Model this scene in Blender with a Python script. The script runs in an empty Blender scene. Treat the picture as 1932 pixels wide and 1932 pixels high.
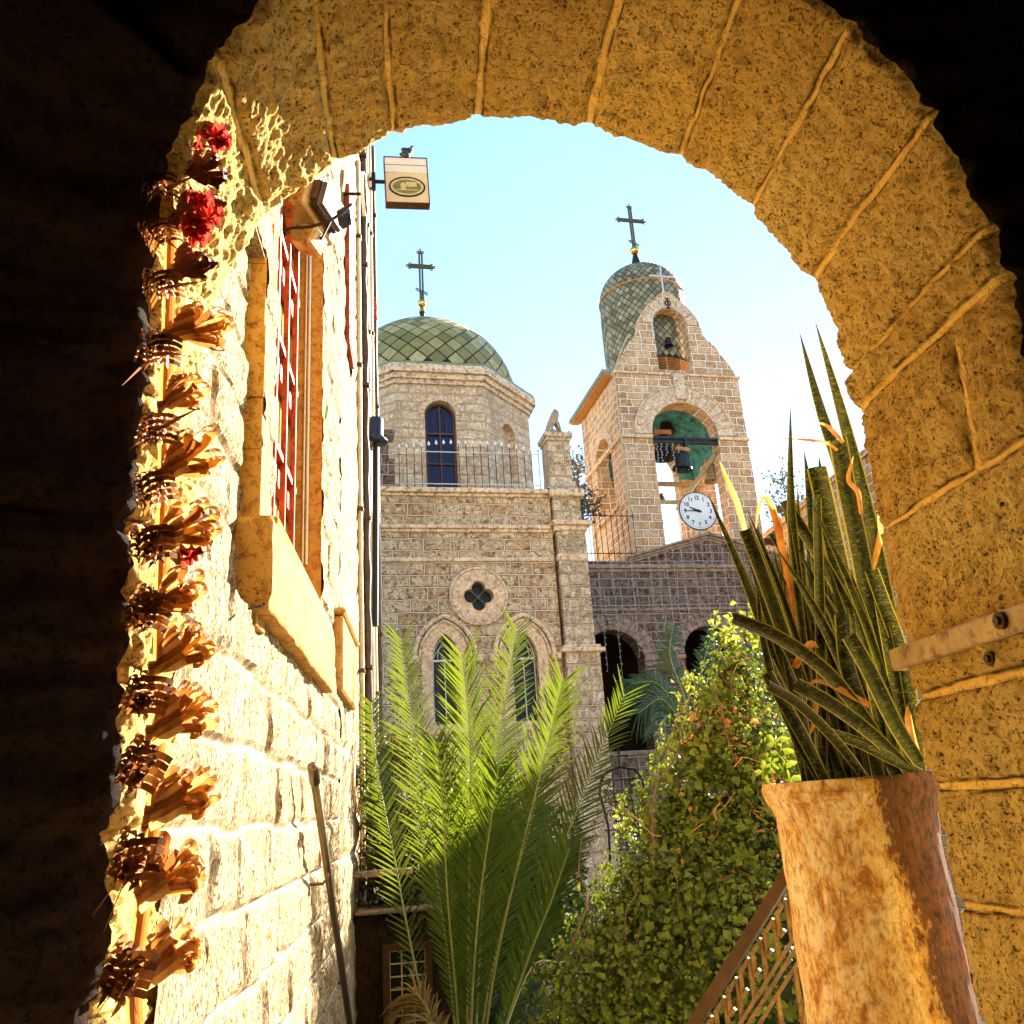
import bpy, bmesh, math, random
from mathutils import Vector, Matrix, noise
import numpy as np
R = math.radians
rnd = random.Random(7)
scene = bpy.context.scene
COL = scene.collection

# ------------------------------------------------------------------ camera
FPX, CPX = 1650.0, 966.0            # focal length and centre in units of a 1932 px picture
_L = 4860.0; _ro = R(3.8)
_up = np.array([-_L*math.sin(_ro), -_L*math.cos(_ro), FPX]); _up /= np.linalg.norm(_up)
_du = 806-CPX; _dv = -(_du*_up[0]+FPX*_up[2])/_up[1]
_yd = np.array([_du, _dv, FPX]); _yd /= np.linalg.norm(_yd)
_xd = np.cross(_yd, _up)
cam = bpy.data.objects.new('camera', bpy.data.cameras.new('camera')); COL.objects.link(cam)
cam.data.sensor_width = 36; cam.data.lens = FPX/1932*36
cam.data.clip_start = 0.05; cam.data.clip_end = 2000
Rm = Matrix(((_xd[0], -_xd[1], -_xd[2]), (_yd[0], -_yd[1], -_yd[2]), (_up[0], -_up[1], -_up[2])))
cam.matrix_world = Rm.to_4x4()
scene.camera = cam

# ------------------------------------------------------------------ light
SUN_AZ, SUN_EL = 45.0, 28.0         # azimuth from +X towards +Y, elevation
w = bpy.data.worlds.new("World"); scene.world = w; w.use_nodes = True
nt = w.node_tree; nt.nodes.clear()
sky = nt.nodes.new('ShaderNodeTexSky'); sky.sky_type = 'NISHITA'; sky.sun_disc = False
sky.sun_elevation = R(SUN_EL); sky.sun_rotation = R(90-SUN_AZ)
sky.altitude = 0; sky.air_density = 1.0; sky.dust_density = 0.0; sky.ozone_density = 2.5
bg = nt.nodes.new('ShaderNodeBackground'); bg.inputs[1].default_value = 0.074
wo = nt.nodes.new('ShaderNodeOutputWorld')
nt.links.new(sky.outputs[0], bg.inputs[0]); nt.links.new(bg.outputs[0], wo.inputs[0])
sd = bpy.data.lights.new('sun', 'SUN'); sd.energy = 5.0; sd.angle = R(0.5); sd.color = (1.0, .90, .74)
so = bpy.data.objects.new('sun', sd); COL.objects.link(so)
_s = Vector((math.cos(R(SUN_AZ))*math.cos(R(SUN_EL)), math.sin(R(SUN_AZ))*math.cos(R(SUN_EL)), math.sin(R(SUN_EL))))
so.rotation_euler = _s.to_track_quat('Z', 'Y').to_euler(); so.location = (20, 20, 30)
vs = scene.view_settings
scene.display_settings.display_device = 'sRGB'
vs.view_transform = 'Standard'; vs.look = 'None'; vs.exposure = 2.78; vs.gamma = 1.0
scene.render.engine = 'CYCLES'
scene.cycles.max_bounces = 12; scene.cycles.diffuse_bounces = 6
scene.cycles.use_denoising = True

# ------------------------------------------------------------------ measuring helpers
def ray(u, v):
    d = np.array([u-CPX, v-CPX, FPX]); return Vector((d@_xd, d@_yd, d@_up))
def onY(u, v, Y): r = ray(u, v); return r*(Y/r.y)
def onX(u, v, X): r = ray(u, v); return r*(X/r.x)
E1 = Vector((.992762, .120098, 0)); E2 = Vector((-.120098, .992762, 0))
CH = Matrix.Rotation(math.atan2(.120098, .992762), 4, 'Z')      # church frame: x along the front, y away, z up
def onF(u, v, n):
    r = ray(u, v); p = r*(n/r.dot(E2)); return p.dot(E1), p.z

# ------------------------------------------------------------------ mesh helpers
WM = {}
def wm(o): return WM.get(o.name, Matrix.Identity(4)) if o else Matrix.Identity(4)
def tag(o, label=None, cat=None, group=None, kind=None):
    if label: o['label'] = label
    if cat: o['category'] = cat
    if group: o['group'] = group
    if kind: o['kind'] = kind
    return o
def thing(name, label, cat, M=None, group=None):
    o = bpy.data.objects.new(name, None); COL.objects.link(o)
    if M is None: M = Matrix.Identity(4)
    if isinstance(M, (tuple, Vector)): M = Matrix.Translation(M)
    o.matrix_world = M; WM[o.name] = M.copy(); o.empty_display_size = .2
    return tag(o, label, cat, group)
def copy_tree(o, parent=None):
    c = o.copy(); COL.objects.link(c)
    if parent: c.parent = parent
    for ch in [x for x in bpy.data.objects if x.parent == o and x != c]: copy_tree(ch, c)
    return c

class MB:
    def __init__(s): s.v = []; s.f = []; s.uv = None; s.at = None
    def add(s, vs, fs, M=None):
        k = len(s.v)
        s.v += [(M @ Vector(p)) if M is not None else Vector(p) for p in vs]
        s.f += [tuple(i+k for i in f) for f in fs]
        return s
    def box(s, x0, x1, y0, y1, z0, z1, M=None, bev=0.0):
        if bev:
            b = min(bev, (x1-x0)*.45, (y1-y0)*.45, (z1-z0)*.45)
            bm = bmesh.new(); bmesh.ops.create_cube(bm, size=1)
            for v in bm.verts: v.co = Vector(((x0+x1)/2+v.co.x*(x1-x0), (y0+y1)/2+v.co.y*(y1-y0), (z0+z1)/2+v.co.z*(z1-z0)))
            bmesh.ops.bevel(bm, geom=bm.edges[:], offset=b, segments=1, affect='EDGES')
            s.bm(bm, M); return s
        return s.add([(x0,y0,z0),(x1,y0,z0),(x1,y1,z0),(x0,y1,z0),(x0,y0,z1),(x1,y0,z1),(x1,y1,z1),(x0,y1,z1)],
              [(0,3,2,1),(4,5,6,7),(0,1,5,4),(1,2,6,5),(2,3,7,6),(3,0,4,7)], M)
    def bm(s, bm, M=None):
        bm.verts.index_update()
        s.add([v.co.copy() for v in bm.verts], [[v.index for v in f.verts] for f in bm.faces], M); bm.free(); return s
    def tube(s, pts, r, n=8, cap=True, M=None, closed=False):
        pts = [Vector(p) for p in pts]; m = len(pts)
        rs = r if isinstance(r, (list, tuple)) else [r]*m
        vs = []; up = None
        for i, p in enumerate(pts):
            a = pts[(i-1) % m] if (closed or i > 0) else p; b = pts[(i+1) % m] if (closed or i < m-1) else p
            t = (b-a).normalized() if (b-a).length > 1e-9 else Vector((0,0,1))
            if up is None: up = Vector((0,0,1)) if abs(t.z) < .9 else Vector((1,0,0))
            x = t.cross(up).normalized(); up = x.cross(t).normalized()
            for k in range(n):
                an = 2*math.pi*k/n; vs.append(p+(x*math.cos(an)+up*math.sin(an))*rs[i])
        fs = []
        for i in range(m if closed else m-1):
            j = (i+1) % m
            for k in range(n): fs.append((i*n+k, i*n+(k+1) % n, j*n+(k+1) % n, j*n+k))
        if cap and not closed: fs += [tuple(range(n))[::-1], tuple((m-1)*n+k for k in range(n))]
        return s.add(vs, fs, M)
    def bar(s, a, b, w, h=None, M=None):
        """rectangular bar from a to b"""
        a = Vector(a); b = Vector(b); h = h or w; t = (b-a).normalized()
        up = Vector((0,0,1)) if abs(t.z) < .95 else Vector((0,1,0))
        x = t.cross(up).normalized()*(w/2); y = x.cross(t).normalized()*(h/2)
        return s.add([a-x-y,a+x-y,a+x+y,a-x+y,b-x-y,b+x-y,b+x+y,b-x+y], [(0,3,2,1),(4,5,6,7),(0,1,5,4),(1,2,6,5),(2,3,7,6),(3,0,4,7)], M)
    def lathe(s, prof, n=32, c=(0,0,0), M=None, cap=False):
        c = Vector(c); vs = []; m = len(prof)
        for (r, z) in prof:
            for k in range(n):
                a = 2*math.pi*k/n; vs.append(c+Vector((r*math.cos(a), r*math.sin(a), z)))
        fs = [(i*n+k, i*n+(k+1) % n, (i+1)*n+(k+1) % n, (i+1)*n+k) for i in range(m-1) for k in range(n)]
        if cap: fs += [tuple(range(n))[::-1], tuple((m-1)*n+k for k in range(n))]
        return s.add(vs, fs, M)
    def ball(s, c, r, n=12, sc=(1,1,1), M=None):
        m = n//2+1; prof = []
        vs = []; fs = []
        for i in range(m):
            th = math.pi*i/(m-1)
            for k in range(n):
                a = 2*math.pi*k/n
                vs.append(Vector(c)+Vector((r*sc[0]*math.sin(th)*math.cos(a), r*sc[1]*math.sin(th)*math.sin(a), -r*sc[2]*math.cos(th))))
        for i in range(m-1):
            for k in range(n): fs.append((i*n+k, i*n+(k+1) % n, (i+1)*n+(k+1) % n, (i+1)*n+k))
        return s.add(vs, fs, M)
    def poly(s, outer, holes, y0, y1, M=None):
        """outline with holes in the x,z plane, extruded from y0 to y1"""
        cu = bpy.data.curves.new('c', 'CURVE'); cu.dimensions = '2D'; cu.fill_mode = 'BOTH'; cu.extrude = abs(y1-y0)/2
        for pl in [outer]+list(holes):
            sp = cu.splines.new('POLY'); sp.points.add(len(pl)-1); sp.use_cyclic_u = True
            for i, p in enumerate(pl): sp.points[i].co = (p[0], p[1], 0, 1)
        ob = bpy.data.objects.new('c', cu); COL.objects.link(ob)
        me = bpy.data.meshes.new_from_object(ob)
        ym = (y0+y1)/2
        s.add([(v.co.x, ym-v.co.z, v.co.y) for v in me.vertices], [tuple(p.vertices) for p in me.polygons], M)
        bpy.data.objects.remove(ob); bpy.data.curves.remove(cu); bpy.data.meshes.remove(me); return s
    def ribbon(s, pts, wid, side, cup=0.0, M=None, nx=2):
        """strip along pts, half-widths wid[], side vector(s); nx cells across; records uv"""
        if s.uv is None: s.uv = {}
        pts = [Vector(p) for p in pts]; m = len(pts); k0 = len(s.v); vs = []
        for i, p in enumerate(pts):
            t = (pts[min(i+1, m-1)]-pts[max(i-1, 0)]).normalized()
            sv = side[i] if isinstance(side, list) else side
            x = (sv-t*sv.dot(t)).normalized(); nn = x.cross(t)
            for j in range(nx+1):
                q = j/nx*2-1
                vs.append(p+x*(q*wid[i])+nn*(cup*wid[i]*(q*q)))
                s.uv[k0+len(vs)-1] = (j/nx, i/(m-1))
        fs = [(i*(nx+1)+j, i*(nx+1)+j+1, (i+1)*(nx+1)+j+1, (i+1)*(nx+1)+j) for i in range(m-1) for j in range(nx)]
        return s.add(vs, fs, M)
    def build(s, name, mat, parent=None, M=None, origin=None, smooth=False, merge=False):
        """vertices are in frame M (world when None); stored in the parent's frame, or about origin when top-level"""
        me = bpy.data.meshes.new(name)
        T = Matrix.Identity(4) if M is None else M
        if parent is not None: B = wm(parent)
        elif origin is not None: B = origin if isinstance(origin, Matrix) else Matrix.Translation(origin)
        else: B = Matrix.Identity(4)
        Q = B.inverted() @ T
        me.from_pydata([Q @ Vector(v) for v in s.v], [], s.f)
        if s.uv is not None:
            ul = me.uv_layers.new(name='UVMap')
            for l in me.loops: ul.data[l.index].uv = s.uv.get(l.vertex_index, (0, 0))
        if s.at is not None:
            for nm, arr in s.at.items():
                a = me.attributes.new(nm, 'FLOAT', 'POINT'); a.data.foreach_set('value', arr)
        me.validate()
        if merge:
            b = bmesh.new(); b.from_mesh(me); bmesh.ops.remove_doubles(b, verts=b.verts, dist=1e-4)
            bmesh.ops.recalc_face_normals(b, faces=b.faces); b.to_mesh(me); b.free()
        if smooth: me.polygons.foreach_set('use_smooth', [True]*len(me.polygons))
        me.materials.append(mat)
        o = bpy.data.objects.new(name, me); COL.objects.link(o)
        if parent is not None: o.parent = parent; WM[o.name] = B.copy()
        else: o.matrix_world = B; WM[o.name] = B.copy()
        return o

def arc(cx, cz, r, a0, a1, n): return [(cx+r*math.cos(R(a0+(a1-a0)*i/n)), cz+r*math.sin(R(a0+(a1-a0)*i/n))) for i in range(n+1)]
def arched(cx, half, z0, zs, n=14):                     # round-headed opening
    return [(cx-half, z0), (cx+half, z0)]+arc(cx, zs, half, 0, 180, n)
def pointed(cx, half, z0, zs, rise, n=8):               # pointed opening, apex at zs+rise
    rr = (rise*rise+half*half)/(2*half)
    a = math.degrees(math.asin(min(1, rise/rr)))
    rt = [(cx+half-rr+rr*math.cos(R(a*i/n)), zs+rr*math.sin(R(a*i/n))) for i in range(n+1)]
    lf = [(2*cx-x, z) for (x, z) in rt[::-1]][1:]
    return ([(cx-half, z0), (cx+half, z0)] if z0 is not None else [])+rt+lf
def voussoirs(mb, cx, cz, r0, r1, y0, y1, n, a0=0, a1=180, gap=.012, sz=1.0, M=None):
    """ring of separate wedge stones"""
    for i in range(n):
        g = math.degrees(gap/r0)/2
        b0 = a0+(a1-a0)*i/n+g; b1 = a0+(a1-a0)*(i+1)/n-g
        pi = arc(cx, cz, r0, b0, b1, 3); po = arc(cx, cz, r1, b0, b1, 3)
        jy = rnd.uniform(-.012, .012)
        pl = pi+po[::-1]; m = len(pl)
        vs = [(x, y0+jy, z) for x, z in pl]+[(x, y1, z) for x, z in pl]
        fs = [tuple(range(m)), tuple(range(2*m-1, m-1, -1))]+[(k, (k+1) % m+0, (k+1) % m+m, k+m) for k in range(m)]
        fs = [f if j < 2 else f[::-1] for j, f in enumerate(fs)]
        mb.add(vs, fs, M)

# ------------------------------------------------------------------ materials
def nm(name):
    m = bpy.data.materials.new(name); m.use_nodes = True
    t = m.node_tree; t.nodes.clear(); return m, t, t.nodes, t.links
def N(t, typ, **kw):
    n = t.nodes.new(typ)
    for k, v in kw.items():
        if k.startswith('i_'):
            key = k[2:]; key = int(key) if key.isdigit() else key.replace('_', ' ')
            n.inputs[key].default_value = v
        else: setattr(n, k, v)
    return n
def ramp(t, fac, stops, interp='LINEAR'):
    n = t.nodes.new('ShaderNodeValToRGB'); n.color_ramp.interpolation = interp
    e = n.color_ramp.elements
    while len(e) < len(stops): e.new(.5)
    for i, (p, c) in enumerate(stops):
        e[i].position = p; e[i].color = (c, c, c, 1) if isinstance(c, (int, float)) else (*c, 1)
    t.links.new(fac, n.inputs[0]); return n.outputs[0]
def mix(t, fac, a, b, mode='MIX'):
    n = t.nodes.new('ShaderNodeMix'); n.data_type = 'RGBA'; n.blend_type = mode
    for s, x in ((n.inputs[0], fac), (n.inputs[6], a), (n.inputs[7], b)):
        if isinstance(x, (int, float)): s.default_value = x
        elif isinstance(x, tuple): s.default_value = (*x, 1)
        else: t.links.new(x, s)
    return n.outputs[2]
def mth(t, op, a, b=0.0, c=None):
    n = t.nodes.new('ShaderNodeMath'); n.operation = op
    for i, x in enumerate((a, b) if c is None else (a, b, c)):
        if isinstance(x, (int, float)): n.inputs[i].default_value = x
        else: t.links.new(x, n.inputs[i])
    return n.outputs[0]
def noise_n(t, vec, scale, detail=5, rough=.6, dist=0.0):
    n = N(t, 'ShaderNodeTexNoise'); n.inputs['Scale'].default_value = scale; n.inputs['Detail'].default_value = detail
    n.inputs['Roughness'].default_value = rough; n.inputs['Distortion'].default_value = dist
    t.links.new(vec, n.inputs['Vector']); return n.outputs['Fac']
def vor(t, vec, scale, feat='F1'):
    n = N(t, 'ShaderNodeTexVoronoi'); n.feature = feat; n.inputs['Scale'].default_value = scale
    t.links.new(vec, n.inputs['Vector']); return n.outputs['Distance']
def out(t, col, rough=.85, metal=0.0, bump=None, bstr=.5, bdist=.02, spec=.3):
    p = N(t, 'ShaderNodeBsdfPrincipled'); o = N(t, 'ShaderNodeOutputMaterial')
    if isinstance(col, tuple): p.inputs['Base Color'].default_value = (*col, 1)
    else: t.links.new(col, p.inputs['Base Color'])
    if isinstance(rough, (int, float)): p.inputs['Roughness'].default_value = rough
    else: t.links.new(rough, p.inputs['Roughness'])
    p.inputs['Metallic'].default_value = metal; p.inputs['Specular IOR Level'].default_value = spec
    if bump is not None:
        b = N(t, 'ShaderNodeBump'); b.inputs['Strength'].default_value = bstr; b.inputs['Distance'].default_value = bdist
        t.links.new(bump, b.inputs['Height']); t.links.new(b.outputs[0], p.inputs['Normal'])
    t.links.new(p.outputs[0], o.inputs[0]); return p
def objc(t, sc=(1, 1, 1)):
    c = N(t, 'ShaderNodeTexCoord'); m = N(t, 'ShaderNodeMapping'); m.inputs['Scale'].default_value = sc
    t.links.new(c.outputs['Object'], m.inputs[0]); return m.outputs[0]

def plain(name, col, rough=.6, metal=0.0, var=.25, scale=6, bump=.15, bd=.004, sc=(1,1,1), dirt=None):
    m, t, ns, ls = nm(name); v = objc(t, sc)
    n1 = noise_n(t, v, scale, 6, .65); n2 = noise_n(t, v, scale*7, 4, .6)
    dk = tuple(c*(1-var) for c in col); lt = tuple(min(1, c*(1+var*.6)) for c in col)
    c = ramp(t, n1, [(.3, dk), (.7, lt)])
    if dirt: c = mix(t, ramp(t, noise_n(t, v, scale*2.3, 8, .7), [(.5, 0.0), (.64, 1.0)]), c, dirt)
    h = mth(t, 'ADD', n1, mth(t, 'MULTIPLY', n2, .5))
    out(t, c, rough, metal, h, bump, bd); return m

def rock(name, c1, c2, dark, mortar, s=1.0, aniso=(1,1,1), bstr=.9, bd=.02, pit=.5, white=None, ck=0.0, edge=.5, midf=.9):
    """tooled rough stone; attribute 'mortar' marks the smooth joints"""
    m, t, ns, ls = nm(name); v = objc(t, aniso); vi = objc(t)
    a = N(t, 'ShaderNodeAttribute'); a.attribute_name = 'mortar'; mk = a.outputs['Fac']
    big = noise_n(t, vi, 2.2*s, 5, .6); mid = noise_n(t, v, 22*s, 9, .74, .35); fine = noise_n(t, v, 80*s, 6, .7, .4)
    pits = vor(t, v, 42*s)
    c = ramp(t, big, [(.32, c1), (.68, c2)])
    c = mix(t, ramp(t, mid, [(.42, midf), (.50, 0.0)]), c, tuple(x*.5+y*.5 for x, y in zip(c1, dark)))
    if white: c = mix(t, ramp(t, noise_n(t, v, 7*s, 7, .75, .5), [(.56, 0.0), (.62, .85)]), c, white)
    ta = N(t, 'ShaderNodeAttribute'); ta.attribute_name = 'tone'
    c = mix(t, mth(t, 'MULTIPLY', ta.outputs['Fac'], .5), c, tuple(x*y for x, y in zip(c1, (.62, .50, .35))))
    crack = mth(t, 'MULTIPLY', ramp(t, fine, [(.38+ck, 1.0), (.45+ck, 0.0)]), ramp(t, mid, [(.46+ck, 1.0), (.58+ck, .05)]))
    crack = mth(t, 'MAXIMUM', crack, mth(t, 'MULTIPLY', ramp(t, pits, [(.09, 1.0), (.17, 0.0)]), ramp(t, noise_n(t, vi, 6*s, 4, .6), [(.5, 0.0), (.6, pit)])))
    c = mix(t, crack, c, dark)
    mc = mix(t, ramp(t, noise_n(t, vi, 12*s, 5, .6), [(.35, 0.0), (.7, .5)]), mortar, tuple(x*.7 for x in mortar))
    c = mix(t, mk, c, mc)
    eg = mth(t, 'MULTIPLY', ramp(t, mk, [(.05, 0.0), (.40, 1.0), (.60, 1.0), (.95, 0.0)]), ramp(t, noise_n(t, vi, 9, 4, .6), [(.38, 0.0), (.58, edge)]))
    c = mix(t, eg, c, dark)
    h = mth(t, 'ADD', mth(t, 'MULTIPLY', mid, 1.0), mth(t, 'MULTIPLY', fine, .45))
    h = mth(t, 'SUBTRACT', h, mth(t, 'MULTIPLY', crack, .5))
    h = mth(t, 'MULTIPLY', h, mth(t, 'SUBTRACT', 1.0, mth(t, 'MULTIPLY', mk, .8)))
    out(t, c, .9, 0, h, bstr, bd, .15); return m

def ashlar(name, c1, c2, mortar, dark, bw=.55, bh=.28, ms=.018, rough_face=1.0, blot=.8):
    """coursed masonry in the building's own frame: x+y along the wall, z up"""
    m, t, ns, ls = nm(name)
    tc = N(t, 'ShaderNodeTexCoord'); sp = N(t, 'ShaderNodeSeparateXYZ'); ls.new(tc.outputs['Object'], sp.inputs[0])
    cb = N(t, 'ShaderNodeCombineXYZ'); ls.new(mth(t, 'ADD', sp.outputs[0], sp.outputs[1]), cb.inputs[0]); ls.new(sp.outputs[2], cb.inputs[1])
    wob = N(t, 'ShaderNodeTexNoise'); wob.inputs['Scale'].default_value = 3.0; ls.new(tc.outputs['Object'], wob.inputs['Vector'])
    sc = N(t, 'ShaderNodeVectorMath', operation='MULTIPLY_ADD'); ls.new(wob.outputs['Color'], sc.inputs[0]); sc.inputs[1].default_value = (.05, .05, 0); ls.new(cb.outputs[0], sc.inputs[2])
    b = N(t, 'ShaderNodeTexBrick'); b.offset = .47; b.squash = .8; b.squash_frequency = 3
    b.inputs['Scale'].default_value = 1; b.inputs['Brick Width'].default_value = bw; b.inputs['Row Height'].default_value = bh
    b.inputs['Mortar Size'].default_value = ms; b.inputs['Mortar Smooth'].default_value = .7; b.inputs['Bias'].default_value = 0
    b.inputs['Color1'].default_value = (0,0,0,1); b.inputs['Color2'].default_value = (1,1,1,1); b.inputs['Mortar'].default_value = (.5,.5,.5,1)
    ls.new(sc.outputs[0], b.inputs['Vector'])
    v = tc.outputs['Object']
    n1 = noise_n(t, v, 7, 8, .78, 1.0); n2 = noise_n(t, v, 22, 6, .75, .6); n3 = noise_n(t, v, 1.1, 4, .6)
    c = mix(t, b.outputs['Color'], c1, c2)
    c = mix(t, ramp(t, n3, [(.35, .45), (.65, 0.0)]), c, tuple(x*.62 for x in c1))
    c = mix(t, ramp(t, n1, [(.53, 0.0), (.62, .8)]), c, tuple(min(1, x*1.35) for x in c2))
    c = mix(t, ramp(t, n1, [(.42, blot), (.48, 0.0)]), c, dark)
    c = mix(t, ramp(t, n2, [(.38, .9), (.46, 0.0)]), c, dark)
    st_ = noise_n(t, objc(t, (2.6, 2.6, .22)), 1.0, 6, .7)
    c = mix(t, ramp(t, st_, [(.52, 0.0), (.68, .55)]), c, tuple(.35*x+.65*y for x, y in zip(c1, dark)))
    ringk = ramp(t, b.outputs['Fac'], [(.04, 0.0), (.30, .75), (.60, .55), (.9, 0.0)])
    c = mix(t, b.outputs['Fac'], c, mortar)
    c = mix(t, mth(t, 'MULTIPLY', ringk, ramp(t, n1, [(.40, 1.0), (.60, .25)])), c, dark)
    inv = mth(t, 'SUBTRACT', 1.0, b.outputs['Fac'])
    h = mth(t, 'MULTIPLY', inv, mth(t, 'ADD', .5, mth(t, 'MULTIPLY', mth(t, 'ADD', n1, mth(t, 'MULTIPLY', n2, .6)), rough_face)))
    out(t, c, .9, 0, h, 1.0, .07, .15); return m

def leafm(name, c1, c2, c3=None, trans=.45, scale=3, rough=.5, tcol=None, rand=True):
    m, t, ns, ls = nm(name)
    g = N(t, 'ShaderNodeNewGeometry'); v = objc(t)
    src = g.outputs['Random Per Island'] if rand else noise_n(t, v, scale, 4, .6)
    st = [(.0, c1), (.75, c2)]+([(.97, c2), (.985, c3)] if c3 else [])
    c = ramp(t, src, st)
    p = N(t, 'ShaderNodeBsdfPrincipled'); ls.new(c, p.inputs['Base Color']); p.inputs['Roughness'].default_value = rough
    p.inputs['Specular IOR Level'].default_value = .3
    tr = N(t, 'ShaderNodeBsdfTranslucent')
    if tcol: ls.new(mix(t, .6, c, tcol), tr.inputs[0])
    else: ls.new(c, tr.inputs[0])
    mx = N(t, 'ShaderNodeMixShader'); mx.inputs[0].default_value = trans
    ls.new(p.outputs[0], mx.inputs[1]); ls.new(tr.outputs[0], mx.inputs[2])
    o = N(t, 'ShaderNodeOutputMaterial'); ls.new(mx.outputs[0], o.inputs[0]); return m

M_ = {}
M_['arch'] = rock('arch_stone', (.92,.60,.14), (.98,.76,.25), (.045,.012,.003), (.88,.57,.14), s=1.0, edge=.9, midf=.62, ck=.004, bstr=1.0, bd=.035)
M_['jamb'] = rock('left_wall_stone', (.66,.48,.24), (.78,.60,.34), (.10,.035,.006), (.80,.64,.40), s=1.5, aniso=(1,1,.4), bstr=1.0, bd=.03, white=(.84,.72,.52), ck=.06)
M_['dark_shade'] = rock('shade_dark_stone', (.035,.018,.007), (.05,.028,.012), (.008,.004,.002), (.04,.022,.01), s=.8, bstr=.8)  # shade of passage, loggia and lean-to put into a near-black stone colour
M_['smooth'] = rock('shaded_dressed_stone', (.40,.22,.055), (.48,.28,.08), (.12,.045,.01), (.44,.25,.07), s=.8, bstr=.5, bd=.01, pit=.9)  # darker than the wall stone: shading of step, reveal and sill put in
M_['church'] = ashlar('church_stone', (.68,.42,.22), (.98,.76,.49), (.74,.56,.38), (.075,.028,.010), .66, .30, .030)
M_['pier'] = ashlar('pier_stone', (.72,.52,.32), (.88,.70,.48), (.58,.44,.29), (.10,.04,.02), .42, .32, .026, .8, .7)
M_['tower'] = ashlar('tower_stone', (.50,.27,.11), (.84,.54,.29), (.92,.77,.60), (.20,.10,.05), .52, .27, .036, .3, .35)
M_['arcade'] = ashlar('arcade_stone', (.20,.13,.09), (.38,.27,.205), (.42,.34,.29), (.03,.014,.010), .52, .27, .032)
M_['drum'] = ashlar('drum_stone', (.74,.50,.28), (.92,.70,.46), (.64,.50,.36), (.22,.12,.07), .60, .27, .024, .5, .55)
M_['trim'] = plain('carved_trim', (.76,.58,.38), .9, 0, .35, 5, .5, .02, dirt=(.20,.11,.06))
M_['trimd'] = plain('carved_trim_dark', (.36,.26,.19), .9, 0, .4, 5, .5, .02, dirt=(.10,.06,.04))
M_['vous'] = plain('arch_ring_stone', (.74,.53,.34), .9, 0, .4, 6, .4, .02, dirt=(.28,.16,.09))
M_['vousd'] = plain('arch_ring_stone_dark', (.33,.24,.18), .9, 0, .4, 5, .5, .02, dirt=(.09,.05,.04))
M_['glass'] = plain('window_glass_dark', (.006,.007,.014), .45, 0, .2, 3, .02, .002)
M_['glassb'] = plain('window_glass_blue', (.004,.010,.05), .25, 0, .5, 2, .02, .002)
M_['iron'] = plain('black_iron', (.022,.018,.016), .5, .6, .3, 20, .3, .003)
M_['ironl'] = plain('white_painted_iron', (.62,.60,.55), .5, .2, .2, 20, .2, .002)
M_['copper'] = plain('green_copper_edge', (.24,.27,.15), .5, .4, .4, 4, .2, .004)
M_['domeliner'] = plain('dome_seam_metal', (.035,.035,.022), .5, .6, .3, 9, .2, .004)
M_['gold'] = plain('gilded_ball', (.75,.45,.10), .25, 1, .2, 6, .05, .002)
M_['crossm'] = plain('aged_brass', (.10,.09,.035), .5, .3, .3, 9, .2, .003)
M_['wood'] = plain('orange_wood', (.50,.22,.06), .7, 0, .3, 12, .3, .004, (1,1,.2))
M_['bronze'] = plain('dark_bronze', (.045,.055,.05), .4, .7, .4, 8, .3, .004)
M_['teal'] = plain('teal_plaster', (.07,.29,.30), .9, 0, .45, 2.5, .3, .01, dirt=(.02,.06,.06))
M_['white'] = plain('white_enamel', (.78,.77,.74), .5, 0, .06, 4, .05, .002)
M_['black'] = plain('black_paint', (.015,.013,.013), .5, 0, .2, 9, .05, .002)
M_['red'] = plain('red_steel', (.36,.05,.012), .55, .2, .45, 7, .3, .004, dirt=(.10,.02,.008))
M_['bronzep'] = plain('beige_painted_metal', (.42,.29,.12), .45, .2, .3, 7, .2, .003, dirt=(.16,.09,.03))
M_['pipe'] = plain('beige_pipe', (.55,.42,.24), .5, .1, .3, 6, .2, .003)
M_['piped'] = plain('dark_pipe', (.07,.045,.025), .6, .1, .5, 9, .5, .006)
M_['steel'] = plain('brushed_steel_rail', (.16,.12,.07), .33, .9, .35, 12, .15, .002, (1,1,.2))
M_['plain_cream'] = plain('cream_sign_board', (.66,.50,.28), .5, 0, .08, 3, .05, .002)
M_['cream2'] = plain('pale_sign_top', (.68,.64,.55), .5, 0, .06, 3, .05, .002)
M_['olive'] = plain('olive_picture', (.22,.17,.05), .5, 0, .4, 18, .05, .002)
M_['olivel'] = plain('pale_yellow_picture', (.55,.47,.2), .5, 0, .3, 22, .05, .002)
M_['railb'] = plain('brown_painted_iron', (.07,.035,.012), .5, .4, .4, 14, .4, .004)
M_['raill'] = plain('ochre_painted_iron', (.22,.14,.045), .55, .3, .45, 14, .4, .004, dirt=(.09,.05,.02))
M_['pigeon'] = plain('pigeon_grey', (.10,.10,.12), .7, 0, .6, 14, .2, .003)
M_['statue'] = plain('weathered_statue', (.48,.36,.23), .9, 0, .5, 9, .8, .03, dirt=(.12,.07,.04))
M_['branch'] = plain('dry_branch', (.16,.10,.06), .9, 0, .4, 18, .6, .01)
M_['pave'] = plain('paving', (.64,.51,.33), .85, 0, .25, 3, .4, .01, dirt=(.22,.15,.09))
M_['soil'] = plain('garden_soil', (.05,.035,.02), .95, 0, .4, 4, .8, .05)
M_['roofw'] = plain('roof_slab_metal', (.30,.32,.22), .5, .3, .3, 6, .2, .004)
M_['purple'] = plain('navy_paint', (.02,.025,.06), .4, .2, .3, 8, .1, .002)
M_['bulb'] = plain('clear_bulb', (.50,.46,.42), .3, 0, .1, 8, .05, .002)
M_['maroon'] = plain('maroon_paint', (.06,.012,.012), .5, 0, .3, 8, .05, .002)
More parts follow.
